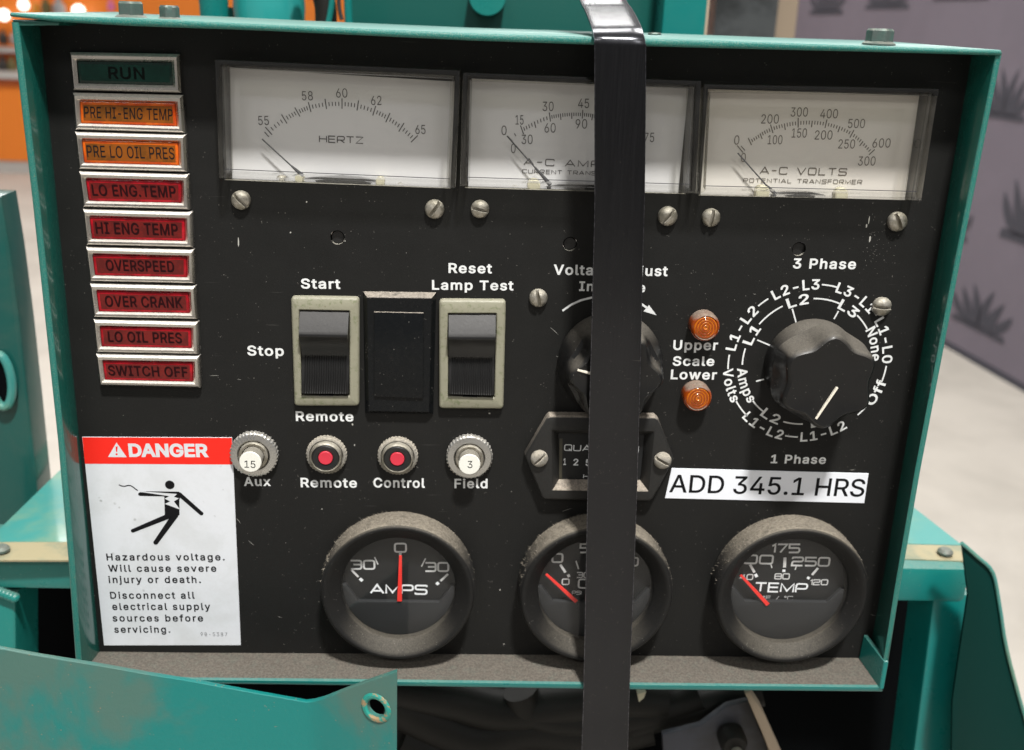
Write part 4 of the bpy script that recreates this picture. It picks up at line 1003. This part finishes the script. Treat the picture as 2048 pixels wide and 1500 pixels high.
ck = at(1619, 726, 0)
knob((ck.x, ck.z), .0262, .0196, 6, R(30), 'large black phase selector knob at right with a pale pointer line', [(1675, 775), (1632, 838)], .0206, .0033)
cv = at(1219, 724, 0)
knob((cv.x, cv.z), .0230, .0220, 6, R(0), 'black voltage adjust knob half hidden by the strap', [(1155, 740), (1200, 752)], .0196, .0036)

# ---- amber indicator lamps
for (bx, by), lab in (((1405, 647), 'upper amber indicator lamp above the Upper lettering'), ((1390, 787), 'lower amber indicator lamp below the Lower lettering')):
    c = at(bx, by, 0); e = empty('indicator_lamp', cpn, c, lab)
    obj('lens_body', lathe(c.x, c.z, [(.0061, .0001), (.0061, .0050), (.0058, .0062), (.0051, .0068), (.0048, .0063)], n=48), M['amber'], e, angle=50)
    prof = [(.0048, .0063)] + [(.0046 - k * .0046 / 24, .0065 + .00022 * math.sin(k / 24 * math.pi * 8) ) for k in range(24)] + [(.0001, .0065)]
    obj('lens_rings', lathe(c.x, c.z, prof, n=48), M['amber_in'], e, angle=60)
    bm = bmesh.new()
    for rr in (.0014, .0026, .0038):
        L_ = [[bm.verts.new((c.x + (rr + o_) * math.cos(2 * math.pi * k / 40), -.00685, c.z + (rr + o_) * math.sin(2 * math.pi * k / 40))) for k in range(40)] for o_ in (0, .00045)]
        bridge(bm, L_[0], L_[1])
    obj('ring_groove_shade', bm, M.get('amber_dark') or M.setdefault('amber_dark', mat('amber_shadow', (.30, .045, .004), .3)), e, smooth=False)  # flat darker rings; groove shade put into the colour

# ---- circuit breakers
def breaker(px, py, kind, num_, lab, Rr=.0094):
    c = at(px, py, 0); e = empty('circuit_breaker', cpn, c, lab)
    def kn(t, j, r, d): return (r * (1 + (.022 if int(t / (2 * math.pi) * 72) % 2 else -.014) * (1 if j < 3 else 0)), d)
    if kind == 'plunger':
        obj('knurled_nut', lathe(c.x, c.z, [(Rr, .0001), (Rr, .0012), (Rr, .0026), (Rr * .95, .0031), (Rr * .70, .0034), (Rr * .66, .0030), (Rr * .64, .0002)], n=144, fn=kn, cap1=False), M['knurl'], e, angle=28)
        obj('threaded_collar', lathe(c.x, c.z, [(Rr * .62, .0001), (Rr * .62, .0042), (Rr * .58, .0045), (Rr * .48, .0044), (Rr * .47, .0010)], n=60, cap1=False), M['steel'], e, angle=40)
        obj('push_button', lathe(c.x, c.z, [(.0045, .0002), (.0045, .0094), (.0044, .0098)], n=40), M['button_side'], e, angle=40)
        obj('button_face', lathe(c.x, c.z, [(.0046, .0097), (.0046, .0101), (.0044, .0103), (.003, .0103)], n=40), M['white_btn'], e, angle=40)
        bm = bmesh.new(); q = at(*num_[1:3], .01035)
        text_into(bm, num_[0], (num_[1], num_[2]), (num_[3], num_[4]), 14, .01036, bold=0.0); obj('lettering', bm, M['black_ink'], e, smooth=False)
    else:
        obj('knurled_nut', lathe(c.x, c.z, [(Rr, .0001), (Rr, .0010), (Rr, .0021), (Rr * .95, .0026), (Rr * .86, .0028), (Rr * .84, .0018), (Rr * .80, .0018)], n=144, fn=kn, cap1=False), M['dust_steel'], e, angle=28)
        obj('collar', lathe(c.x, c.z, [(Rr * .81, .0001), (Rr * .81, .0044), (Rr * .77, .0050), (Rr * .71, .0052), (Rr * .68, .0046), (Rr * .68, .0018)], n=60, cap1=False), M['steel'], e, angle=40)
        obj('black_ring', lathe(c.x, c.z, [(Rr * .67, .001), (Rr * .67, .0049), (Rr * .62, .0052), (Rr * .40, .0047), (Rr * .37, .0042)], n=48), M['blackp'], e, angle=40)
        obj('red_button', lathe(c.x, c.z, [(Rr * .355, .003), (Rr * .355, .0050), (Rr * .33, .0052), (Rr * .1, .0051)], n=40), M['red_btn'], e, angle=40)
breaker(510, 905, 'plunger', ('15', 489, 935, 511, 936), 'aux circuit breaker with a white 15 button beside the danger sticker', .0100)
breaker(654, 907, 'push', None, 'remote circuit breaker with a red centre, left of the pair', .0085)
breaker(796, 909, 'push', None, 'control circuit breaker with a red centre, right of the pair', .0085)
breaker(939, 910, 'plunger', ('3', 935, 936, 945, 936), 'field circuit breaker with a white 3 button', .0098)

# ---- hour meter
hm = empty('hour_meter', cpn, at(1200, 915, 0), 'black hour counter behind the strap in a dusty six sided bezel')
hd = .0052
Hq = xz([(1093, 838), (1099, 832), (1311, 834), (1318, 840), (1349, 918), (1307, 998), (1300, 1003), (1090, 1000), (1083, 995), (1050, 912)], hd)
Iq = xz([(1106, 862), (1120, 862.2), (1290, 864.7), (1306, 865), (1301, 920), (1295, 980.5), (1280, 980.2), (1122, 978.3), (1107, 978), (1106.5, 920)], hd)
bm = bmesh.new()
rings(bm, [(Hq, .0001), (Hq, hd - .0009), (inset_poly(Hq, .0005), hd - .0002), (inset_poly(Hq, .0010), hd), (inset_poly(Iq, -.0006), hd), (Iq, hd - .0005), (inset_poly(Iq, .0026), .0012), (inset_poly(Iq, .0027), -.001)], cap1=False)
obj('meter_bezel', bm, M['hm'], hm, angle=35)
bm = bmesh.new(); slab(inset_poly(Iq, .0024), -.0005, .0004, 0, bm); obj('counter_face', bm, M['dialblack'], hm, smooth=False)
bm = bmesh.new()
wide_text(bm, 'QUA', (1128, 901.5), (1182, 903), 13, .0005, .14, .3); wide_text(bm, 'N', (1254, 905), (1277, 905.5), 14, .0005, .14, .3)
text_into(bm, '1', (1126.5, 930), (1132, 930), 13.5, .0005, bold=.02); text_into(bm, '2', (1146.5, 931), (1156.5, 931), 13.5, .0005, bold=.02); text_into(bm, '5', (1171, 932), (1181, 932), 13.5, .0005, bold=.02)
wide_text(bm, 'HOURS', (1166, 957), (1232, 959), 9, .0005, .15, .3)
obj('counter_print', bm, M['dial_ink2'], hm, smooth=False)
bm = bmesh.new(); a = at(1119, 878, .0008); b = at(1123, 958, .0008); px_poly(bm, [(1119, 877), (1125, 877), (1124, 958), (1118, 958)], .0007); obj('window_edge', bm, M['cover_in'], hm, smooth=False)
screw(1079, 919, 17.5, 45, 'dusty screw at the left ear of the hour meter', hm, hd, 'dust_steel', .0030)
screw(1326, 923, 17.5, -28, 'dusty screw at the right ear of the hour meter', hm, hd, 'dust_steel', .0030)

# ---- round gauges
def gauge(xl, xr, yc, gl, gr, gy, lab, fuzz):
    dc = .0140; a = at(xl, yc, dc); b = at(xr, yc, dc); cx = (a.x + b.x) / 2; cz = (a.z + b.z) / 2 ; Rc = (b.x - a.x) / 2
    a = at(gl, gy, .0090); b = at(gr, gy, .0090); Rg = (b.x - a.x) / 2; gx = (a.x + b.x) / 2
    e = empty('round_gauge', cpn, (cx, 0, cz), lab)
    bmz = (lathe(cx, cz, [(Rc * 1.0, .0001), (Rc * 1.01, .005), (Rc * 1.008, .0112), (Rc * .992, .0130), (Rc * .965, .0139), (Rc * .935, .0138), (Rc * .90, .0127), (Rg * 1.01, .0095), (Rg * .998, .0090), (Rg * .99, .0078), (Rg * .985, .001)], n=96, cap1=False))
    for f in bmz.faces:
        c_ = f.calc_center_median(); f.material_index = 0 if math.hypot(c_.x - cx, c_.z - cz) > Rc * .998 else 1
    obj('gauge_bezel', bmz, [M['bezel'], M['bezel_in']], e, angle=60)
    obj('dial_face', lathe(cx, cz, [(Rg * .99, .0030), (Rg * .99, .0040)], n=72), M['dialblack'], e, smooth=False)
    obj('gauge_glass', lathe(cx, cz, [(Rg * .992, .0083), (Rg * .6, .0087), (.0005, .0088)], n=72), M['lens_glass'], e)
    # lower dial mask: a grey raised block with bevelled shoulders
    zt_ = at((gl + gr) / 2, 1203, .0060).z; R1 = Rg * .985; pts = []
    for k in range(41):
        t = math.pi + math.pi * k / 40; q = (cx + R1 * math.cos(t), cz + R1 * math.sin(t))
        pts.append(q)
    zl = cz - .0005
    poly = [(cx - R1 * .93, cz + .0002), (cx - R1 * .72, zt_), (cx + R1 * .72, zt_), (cx + R1 * .93, cz + .0002)]
    bm = bmesh.new(); lp = [(x, z) for x, z in pts[::-1]] + poly
    slab(lp, .0041, .0062, .0004, bm); obj('dial_mask', bm, M['dialblock'], e, angle=30)
    # lint standing on the bezel top
    rnd = random.Random(fuzz); bm = bmesh.new()
    for k in range(2600):
        t = math.pi / 2 + rnd.gauss(0, .62)
        if not .15 < t < math.pi - .1: continue
        d = rnd.uniform(.0006, .0122); L_ = rnd.uniform(.0003, .0013) * (1.25 if t > 1.7 else .8); r = Rc * 1.0
        p = Vector((cx + r * math.cos(t), -d, cz + r * math.sin(t))); o_ = Vector((math.cos(t) + rnd.uniform(-.9, .9), rnd.uniform(-.6, .5), math.sin(t) + rnd.uniform(-.4, .4))).normalized()
        s_ = o_.cross(Vector((rnd.uniform(-1, 1), rnd.uniform(-1, 1), rnd.uniform(-1, 1)))).normalized() * rnd.uniform(.00006, .00016)
        V = [bm.verts.new(p - s_ - o_ * .0002), bm.verts.new(p + s_ - o_ * .0002), bm.verts.new(p + o_ * L_)]; bm.faces.new(V)
    obj('dust_lint', bm, M['lint'], e, kind='stuff', smooth=False, recalc=False)
    return e, cx, cz
DG = .0042
def gneedle(e, a, b, w1, w2, dep=.0070):
    bm = bmesh.new(); A_ = at(*a, dep); B_ = at(*b, dep); u = (B_ - A_).normalized(); n_ = Vector((-u.z, 0, u.x)); s = (at(1010, 1100, 0) - at(1000, 1100, 0)).length / 10
    q = [A_ + n_ * w1 * s / 2, B_ + n_ * w2 * s / 2, B_ - n_ * w2 * s / 2, A_ - n_ * w1 * s / 2]; slab([(p.x, p.z) for p in q], dep - .0006, dep, .0001, bm); obj('needle', bm, M['needle'], e, smooth=False)
def gt(bm, s_, x0, x1, yb, cap, slope=0, bold=.17, sp=.24): wide_text(bm, s_, (x0, yb), (x1, yb + slope), cap, DG, bold, sp)
e, _, _ = gauge(641, 949, 1190, 680, 911, 1177, 'left round gauge, amps, red needle upright at zero', 1)
bm = bmesh.new(); gt(bm, '0', 788, 814, 1105.5, 20); gt(bm, '30', 700, 751, 1139.5, 20); gt(bm, '30', 849, 898.5, 1144, 20)
for seg, w_ in (([(703, 1140), (717, 1154)], 4.5), ([(896, 1148), (881, 1162)], 4.5), ([(749, 1114), (756, 1129)], 2.6), ([(851, 1117), (843, 1133)], 2.6), ([(800.6, 1106), (800.4, 1113)], 5)): px_stroke(bm, seg, w_, DG)
obj('dial_print', bm, M['dial_ink'], e, smooth=False)
bm = bmesh.new(); gt(bm, 'AMPS', 739.5, 855, 1188, 20.5, 2, bold=.17)
for seg, w_ in (([(719.5, 1157), (725, 1162)], 6.5), ([(877.5, 1165), (872.5, 1169)], 6.5)): px_stroke(bm, seg, w_, DG)
obj('bright_print', bm, M['dial_ink2'], e, smooth=False)
gneedle(e, (801, 1112), (799, 1203), 5.5, 9.5)
e, _, _ = gauge(1040, 1346, 1194, 1073.5, 1305, 1182, 'middle round gauge, oil pressure, red needle below zero, crossed by the strap', 2)
bm = bmesh.new(); gt(bm, '50', 1158.5, 1210, 1106.5, 20); gt(bm, '0', 1102.5, 1126.5, 1126, 20); gt(bm, '100', 1212, 1277, 1133, 19); gt(bm, '0', 1123, 1139, 1170, 13); gt(bm, '30', 1152.5, 1180, 1156, 12); gt(bm, '60', 1222, 1246, 1164, 12); gt(bm, 'PSI', 1143.5, 1163, 1189.5, 8)
for seg, w_ in (([(1120.5, 1129), (1131, 1145)], 5), ([(1152, 1122), (1157, 1138)], 2.6), ([(1136, 1149), (1138.5, 1154)], 5.5)): px_stroke(bm, seg, w_, DG)
gt(bm, 'OIL', 1155, 1208, 1177, 20, 1, bold=.15)
obj('dial_print', bm, M['dial_ink'], e, smooth=False); gneedle(e, (1092.5, 1149), (1153, 1204), 4.5, 8)
e, _, _ = gauge(1434, 1737, 1196, 1460, 1694, 1186, 'right round gauge, temperature, red needle at the low end', 3)
bm = bmesh.new(); gt(bm, '175', 1541.5, 1600, 1106.5, 19.5); gt(bm, '100', 1472, 1546, 1128, 19.5, 1); gt(bm, '250', 1581.5, 1659, 1132.5, 19.5, 1); gt(bm, '40', 1478, 1506, 1160, 12); gt(bm, '80', 1548, 1579, 1159, 12.5); gt(bm, '120', 1619, 1655.5, 1170.5, 12)
for seg, w_ in (([(1500, 1129), (1509, 1145)], 5), ([(1570, 1115), (1569, 1135)], 6), ([(1636, 1136), (1624, 1150)], 5), ([(1541.6, 1128), (1544, 1136)], 2.2), ([(1593, 1132), (1590, 1140)], 2.2)): px_stroke(bm, seg, w_, DG)
gt(bm, '°F / °C', 1525, 1585, 1200, 8.5, .5, bold=.12, sp=.3)
obj('dial_print', bm, M['dial_ink'], e, smooth=False)
bm = bmesh.new(); gt(bm, 'TEMP', 1507.5, 1614, 1184, 20, 2.5, bold=.16)
for seg, w_ in (([(1510.5, 1148), (1514, 1154)], 6), ([(1568, 1139), (1567.5, 1144)], 6), ([(1618.5, 1154), (1615, 1158)], 6)): px_stroke(bm, seg, w_, DG)
obj('bright_print', bm, M['dial_ink2'], e, smooth=False); gneedle(e, (1482, 1151), (1536, 1210), 4.5, 8)

# ---- silk screened lettering on the faceplate
DT = .00008
def legend(s_, x0, x1, y0, y1, cap, bold=.022, space=1.12, lab=None, lean=0):
    bm = bmesh.new(); text_into(bm, s_, (x0, y0), (x1, y1), cap, DT, bold=bold, space=space, lean=lean); obj('lettering', bm, M['white_ink'], cpn, lab or 'white lettering reading ' + s_, smooth=False)
legend('Start', 602, 681, 577, 578, 20); legend('Stop', 495, 568, 711, 712, 20); legend('Remote', 592, 707, 842, 843, 19.5, lab='white lettering reading Remote under the left rocker')
legend('Reset', 897, 984, 546, 547, 20); legend('Lamp Test', 864, 1027, 579.5, 581, 19.5)
legend('Voltage Adjust', 1107, 1335, 549.5, 552.5, 20.5); legend('Increase', 1158, 1290, 582, 585, 19.5)
legend('Upper', 1346, 1435, 700, 700.5, 20); legend('Scale', 1345, 1428, 731.5, 732, 19); legend('Lower', 1341, 1433, 758.5, 759.5, 19.5)
legend('3 Phase', 1585, 1711, 537, 538.5, 20.5); legend('1 Phase', 1541, 1651, 926.5, 928, 17.5)
legend('Aux', 488, 542, 972, 972, 18); legend('Remote', 601.5, 714, 974.5, 975.5, 19, lab='white lettering reading Remote under the red button'); legend('Control', 747, 850, 975, 976, 19.5); legend('Field', 909, 975, 976.5, 976.5, 19)
# arrow over the voltage knob
bm = bmesh.new(); px_stroke(bm, [(1125, 621.5), (1143, 609), (1162, 600.5), (1182, 595.5), (1205, 592.5), (1230, 592), (1255, 596), (1280, 606), (1296, 617)], 4.2, DT)
px_poly(bm, [(1298, 610), (1287, 622.5), (1313, 630.5)], DT); obj('increase_arrow', bm, M['white_ink'], cpn, 'curved white arrow over the voltage knob', smooth=False)
# rotary legend
C0 = at(1615.5, 725, 0); sR = (at(1774, 726, 0).x - at(1457, 726, 0).x) / 2 / 158.0
rc = (C0.x, C0.z); ro = 158 * sR; ri = 130 * sR; ch = .0041
for s_, a, r_, fl_, wd_ in (('L1-L2', 154.8, ro, 0, 35), ('L2-L3', 106, ro, 0, 34), ('L3-L1', 60, ro, 0, 33), ('L1-L0', 18.5, ro, 0, 35), ('Off', -22, ro, 1, 20), ('L1-L2', -71, ro, 1, 34), ('L1-L2', -118, ro, 1, 34), ('Volts', 199, ro, 1, 26),
                           ('L1', 155.6, ri, 0, 18), ('L2', 106, ri, 0, 19), ('L3', 59.4, ri, 0, 19), ('None', 18, ri + .0012, 0, 30), ('Amps', 203, ri, 1, 33), ('L2', -117.5, ri, 1, 18), ('L1', -71, ri, 1, 18)):
    bm = bmesh.new(); arc_text_into(bm, s_, rc, r_, a, ch, DT, bold=.020, space=1.1, flip=bool(fl_), wid=wd_); obj('lettering', bm, M['white_ink'], cpn, smooth=False)
bm = bmesh.new()
def arcdash(a0, a1, r_):
    stroke(bm, [(rc[0] + r_ * math.cos(R(a0 + (a1 - a0) * k / 6)), -DT, rc[1] + r_ * math.sin(R(a0 + (a1 - a0) * k / 6))) for k in range(7)], .00065)
for a0, a1 in ((76.5, 87.5), (126.5, 135), (39, 45.5), (-13.5, -1), (-43, -34.5), (-99.5, -90), (212.3, 227), (175.6, 186.5)): arcdash(a0, a1, ro)
for a0, a1 in ((119.5, 144.5), (69, 92.5), (33.5, 49.5), (168.5, 183.5), (219.5, 233.5), (255, 273)): arcdash(a0, a1, ri)
for p, q in (((1584.6, 617.6), (1592.5, 646)), ((1677, 622), (1668, 638)), ((1514.6, 680), (1543, 692)), ((1512, 762.6), (1528, 758.5))): px_stroke(bm, [p, q], 3, DT)
obj('dial_ring_marks', bm, M['white_ink'], cpn, smooth=False)

# ---- stickers
dk = empty('danger_sticker', cpn, at(320, 1080, 0), 'white danger sticker with a red heading and a falling figure')
SD = .00035
bm = bmesh.new(); slab(xz([(164, 874), (464, 875), (466.5, 929), (481.6, 1290.5), (208, 1291), (170, 928)], SD), 0.00003, SD, .0001, bm); obj('sticker_sheet', bm, M['sticker'], dk, smooth=False)
bm = bmesh.new(); px_poly(bm, [(164.6, 874.6), (463.5, 875.6), (466, 929), (170, 927.5)], SD + .00005); obj('red_heading', bm, M['danger_red'], dk, smooth=False)
bm = bmesh.new(); TD = SD + .0001
text_into(bm, 'DANGER', (258.5, 914), (418, 914.5), 27, TD, bold=.035); px_poly(bm, [(216, 914), (253.5, 914.5), (233, 885)], TD)
obj('heading_print', bm, M['sticker'], dk, smooth=False)
bm = bmesh.new(); px_poly(bm, [(231, 893), (235.5, 893), (234.2, 904), (232.2, 904)], TD + .00004); px_disc(bm, 233.3, 908.5, 2.3, TD + .00004, 10); obj('exclamation_mark', bm, M['danger_red'], dk, smooth=False)
def S(x, y): return (120 + x / 3.125, 850 + y / 3.125)
bm = bmesh.new()
h = S(686, 374); px_disc(bm, h[0], h[1], 9.5, TD)
def capsule(p, q, w1, w2):
    p = S(*p); q = S(*q); px_stroke(bm, [p, q], [w1, w2], TD); px_disc(bm, q[0], q[1], w2 / 2, TD + .00002, 16)
px_poly(bm, [S(520, 414), S(742, 417), S(752, 432), S(600, 424)], TD)
px_poly(bm, [S(500, 420), S(655, 438), S(655, 446), S(500, 443), S(490, 438), S(488, 428)], TD)
capsule((745, 432), (883, 553), 9.5, 8.5)
px_poly(bm, [S(652, 440), S(742, 418), S(758, 425), S(746, 470), S(747, 562), S(705, 590), S(655, 566)], TD - .00002)
capsule((690, 565), (455, 661), 11.5, 8); capsule((722, 560), (598, 735), 13, 9.5)
px_stroke(bm, [S(368, 373), S(385, 381), S(402, 383), S(424, 378), S(442, 379), S(460, 390), S(474, 402), S(486, 409)], 2.1, TD)
obj('falling_figure', bm, M['black_ink'], dk, smooth=False)
bm = bmesh.new(); px_poly(bm, [S(498, 414), S(731, 431), S(712, 450), S(744, 458), S(712, 478), S(750, 528), S(655, 493), S(688, 478), S(655, 460), S(684, 445), S(520, 420)], TD + .00005); obj('bolt_mark', bm, M['sticker'], dk, smooth=False)
bm = bmesh.new()
for s_, x0, x1, yb, cap in (('Hazardous voltage.', 213.5, 449.5, 1121, 14), ('Will cause severe', 217, 433, 1143.5, 13.8), ('injury or death.', 217.7, 402, 1166, 13.8), ('Disconnect all', 221, 389.7, 1197.5, 14), ('electrical supply', 225, 421, 1220, 14), ('sources before', 225.7, 406.5, 1243, 13.8), ('servicing.', 229, 340.8, 1265.5, 13.5)):
    text_into(bm, s_, (x0, yb), (x1, yb), cap, TD, bold=.018, space=1.22)
text_into(bm, '98-5387', (401.5, 1272), (454.5, 1272.5), 7.2, TD, bold=-.01, space=1.25)
obj('sticker_text', bm, M['black_ink'], dk, smooth=False)
lt = empty('hours_label', cpn, at(1535, 970, 0), 'white label tape reading ADD 345.1 HRS under the selector knob')
bm = bmesh.new(); slab(xz([(1343.5, 936.5), (1737.5, 947), (1728.5, 1006.5), (1330, 996.5)], .0004), .00003, .0004, .0001, bm); obj('tape', bm, M['tape'], lt, smooth=False)
bm = bmesh.new(); text_into(bm, 'ADD 345.1 HRS', (1338, 984.5), (1727, 993.5), 35.5, .00046, bold=.008, space=1.0); obj('lettering', bm, M['black_ink'], lt, smooth=False)

# ---- paint chips and stray lint specks on the faceplate
bm = bmesh.new(); rnd = random.Random(11)
def chip(x, y, r, e_=1.0, rot=0):
    c = at(x, y, .0001); s = .000195 * r; n = 7
    f = [bm.verts.new((c.x + s * math.cos(2 * math.pi * k / n + rot) * rnd.uniform(.6, 1.1), c.y, c.z + e_ * s * math.sin(2 * math.pi * k / n + rot) * rnd.uniform(.6, 1.1))) for k in range(n)]; bm.faces.new(f)
for x, y, r, e_ in ((581, 465, 2, 1), (613, 404, 1.9, 1), (477, 484, 1.6, 7), (705, 849, 2.2, 1.4), (979, 827, 2.6, 1), (709, 890, 1.6, 1.6), (1000, 1180, 1.8, 1.5), (1740, 478, 2.6, 3), (1738, 440, 1.2, 8), (644, 1018, 1.8, 1), (1008, 1288, 2, 1), (690, 482, 1.4, 1), (1733, 452, 1.5, 3), (747, 964, 2, 1)): chip(x, y, r, e_)
for k in range(40):
    x = rnd.uniform(230, 1780); y = rnd.uniform(420, 1290); chip(x, y, rnd.uniform(.35, .95), rnd.uniform(.7, 1.8))
for k in range(14):
    x = rnd.uniform(260, 1760); y = rnd.uniform(430, 1280); a_ = rnd.uniform(-.9, .9); L_ = rnd.uniform(5, 22)
    px_stroke(bm, [(x, y), (x + L_ * .5 * math.cos(a_) + rnd.uniform(-1, 1), y + L_ * .5 * math.sin(a_)), (x + L_ * math.cos(a_), y + L_ * math.sin(a_))], [.25, rnd.uniform(.4, .8), .2], .00012)
for k in range(60):
    chip(1745 + rnd.gauss(0, 9) + max(0, rnd.gauss(0, 30)), 490 + rnd.gauss(0, 26), rnd.uniform(.3, .7), 1)
obj('paint_chips', bm, mat('chip_grey', (.42, .41, .37), .7), cpn, kind='stuff', smooth=False)

# ================================================================== STRAP
stp = [((1120, -120), (1190, -125), -.13), ((1140, -60), (1220, -64), -.078), ((1160, 0), (1253, 0), -.032), ((1167, 14), (1262, 13), -.018), ((1173.5, 28), (1270.5, 27), -.004), ((1182, 50), (1281.5, 49), .0140), ((1185.2, 61), (1286, 62), .0196), ((1187.3, 72), (1289.6, 75), .0225), ((1188.3, 83), (1291.5, 87), .0234), ((1188.6, 94), (1292.5, 98), .0236),
       ((1188.8, 100), (1292.3, 104), .0237), ((1189, 250), (1291.5, 254), .0242), ((1189, 400), (1289.5, 403), .0248), ((1186.5, 520), (1286, 522), .0254), ((1183, 660), (1283, 661), .0260), ((1178.5, 820), (1279, 820), .0258), ((1173.5, 1050), (1272, 1050), .0240), ((1167, 1375), (1259.5, 1376), .0212), ((1163, 1500), (1256, 1500), .0215), ((1158, 1700), (1249, 1700), .022)]
bm = bmesh.new(); rows = []
SL = [Vector(at(l[0], l[1], d)) for l, r, d in stp]; SR = [Vector(at(r[0], r[1], d)) for l, r, d in stp]
def dense(P_):
    out = P_[:2]
    return smooth_path(P_, 5)
for l, r in zip(dense(SL), dense(SR)):
    v = (r - l); rows.append((l, r))
n = len(rows); F_ = []; K_ = []
for i, (l, r) in enumerate(rows):
    t = (rows[min(i + 1, n - 1)][0] - rows[max(i - 1, 0)][0]).normalized(); nn = t.cross((r - l).normalized()).normalized()
    if nn.y > 0 or (abs(nn.y) < .2 and nn.z < 0): nn = -nn
    e_ = .0004
    fr_ = [l + (r - l) * s for s in (.0, .012, .25, .5, .75, .988, 1)]
    F_.append([bm.verts.new(p + nn * (0 if k not in (0, 6) else -.00012)) for k, p in enumerate(fr_)]); K_.append([bm.verts.new(p - nn * .0009) for p in fr_])
for i in range(n - 1):
    for k in range(6):
        bm.faces.new((F_[i][k], F_[i][k + 1], F_[i + 1][k + 1], F_[i + 1][k])).material_index = (1 if k in (0, 5) else 0); bm.faces.new((K_[i][k], K_[i][k + 1], K_[i + 1][k + 1], K_[i + 1][k]))
    for k in (0, 6): bm.faces.new((F_[i][k], F_[i + 1][k], K_[i + 1][k], K_[i][k]))
obj('steel_strap', bm, [M['strap'], mat('strap_bright_edge', (.17, .17, .19), .35, metal=1, var=(.07, .07, .08), vscale=700, vamt=1)], label='flat black steel banding strap running down in front of the whole control panel', cat='strap', angle=50)

# ================================================================== FOREGROUND BRACKET
fb = thing('folded_bracket', 'teal sheet metal bracket with scuffed paint and a round bolt hole at lower left', 'bracket', tuple(at(600, 1500, .05)))
BD = .045
edge = [(-60, 1283, .045), (0, 1297, .045), (75, 1311, .045), (198, 1331, .045), (300, 1349, .044), (387, 1363, .043), (500, 1384, .042), (590, 1400, .041), (612, 1404, .0405), (628, 1402, .041), (650, 1396, .043), (700, 1376, .048), (750, 1358, .053), (794, 1343, .057)]
bm = bmesh.new(); th = .0022; rows = []
hole = None
Tp = [at(x, y, d) for x, y, d in edge]
zb = at(400, 1640, .05).z
NV = 10
for p in Tp:
    fr_ = []
    zs = [p.z - .0004, *[p.z - .0004 + (zb - p.z) * k / NV for k in range(1, NV + 1)]]
    col = [Vector((p.x, p.y + th * .5, p.z)), Vector((p.x, p.y + .0002, p.z - .0001))] + [Vector((p.x, p.y, z)) for z in zs] + [Vector((p.x, p.y + th, zb))] + [Vector((p.x, p.y + th, p.z - .0003))]
    rows.append([bm.verts.new(v) for v in col])
for a, b in zip(rows, rows[1:]): bridge(bm, a, b)
bm.faces.new(rows[0]); bm.faces.new(rows[-1])
plate = obj('bracket_sheet', bm, [M['teal_worn']], fb, angle=30)
# bolt hole with a raised ring, cut through with a boolean
hc = at(754, 1414, .0525); dirv = (at(794, 1420, .057) - at(700, 1420, .048)); dirv.z = 0; dirv.normalize(); nrm = Vector((dirv.y, -dirv.x, 0))
if nrm.y > 0: nrm = -nrm
t0 = (hc - at(628, 1414, .041)); # put the centre on the flange plane
pf = at(700, 1414, .048); hc = hc - nrm * ((hc - pf).dot(nrm))
def oriented(bm):
    Mx = Matrix((( dirv.x, 0, nrm.x), (dirv.y, 0, nrm.y), (dirv.z, 1, nrm.z)))
    for v in bm.verts: v.co = hc + Mx @ Vector((v.co.x, v.co.z, -v.co.y))
    return bm
hr = .0041
cutbm = oriented(lathe(0, 0, [(hr, -.01), (hr, .01)], n=40, cap0=True)); cutter = obj('hole_cutter', cutbm, M['teal'], None)
bpy.context.view_layer.update()
mdf = plate.modifiers.new('hole', 'BOOLEAN'); mdf.object = cutter; mdf.solver = 'EXACT'; mdf.operation = 'DIFFERENCE'
dg = bpy.context.evaluated_depsgraph_get(); dg.update(); nm_ = bpy.data.meshes.new_from_object(plate.evaluated_get(dg)); plate.modifiers.clear(); plate.data = nm_
nm_.set_sharp_from_angle(angle=R(30))
bpy.data.objects.remove(cutter)
obj('hole_ring', oriented(lathe(0, 0, [(.0070, -.0001), (.0068, .0004), (.0060, .0009), (.0050, .0009), (.0042, .0003), (.0041, -.0018)], n=48, cap1=False)), mat('worn_teal_ring', (.02, .26, .21), .4, var=(.40, .22, .10), vscale=260, vamt=.8, vsharp=(.5, .6)), fb)
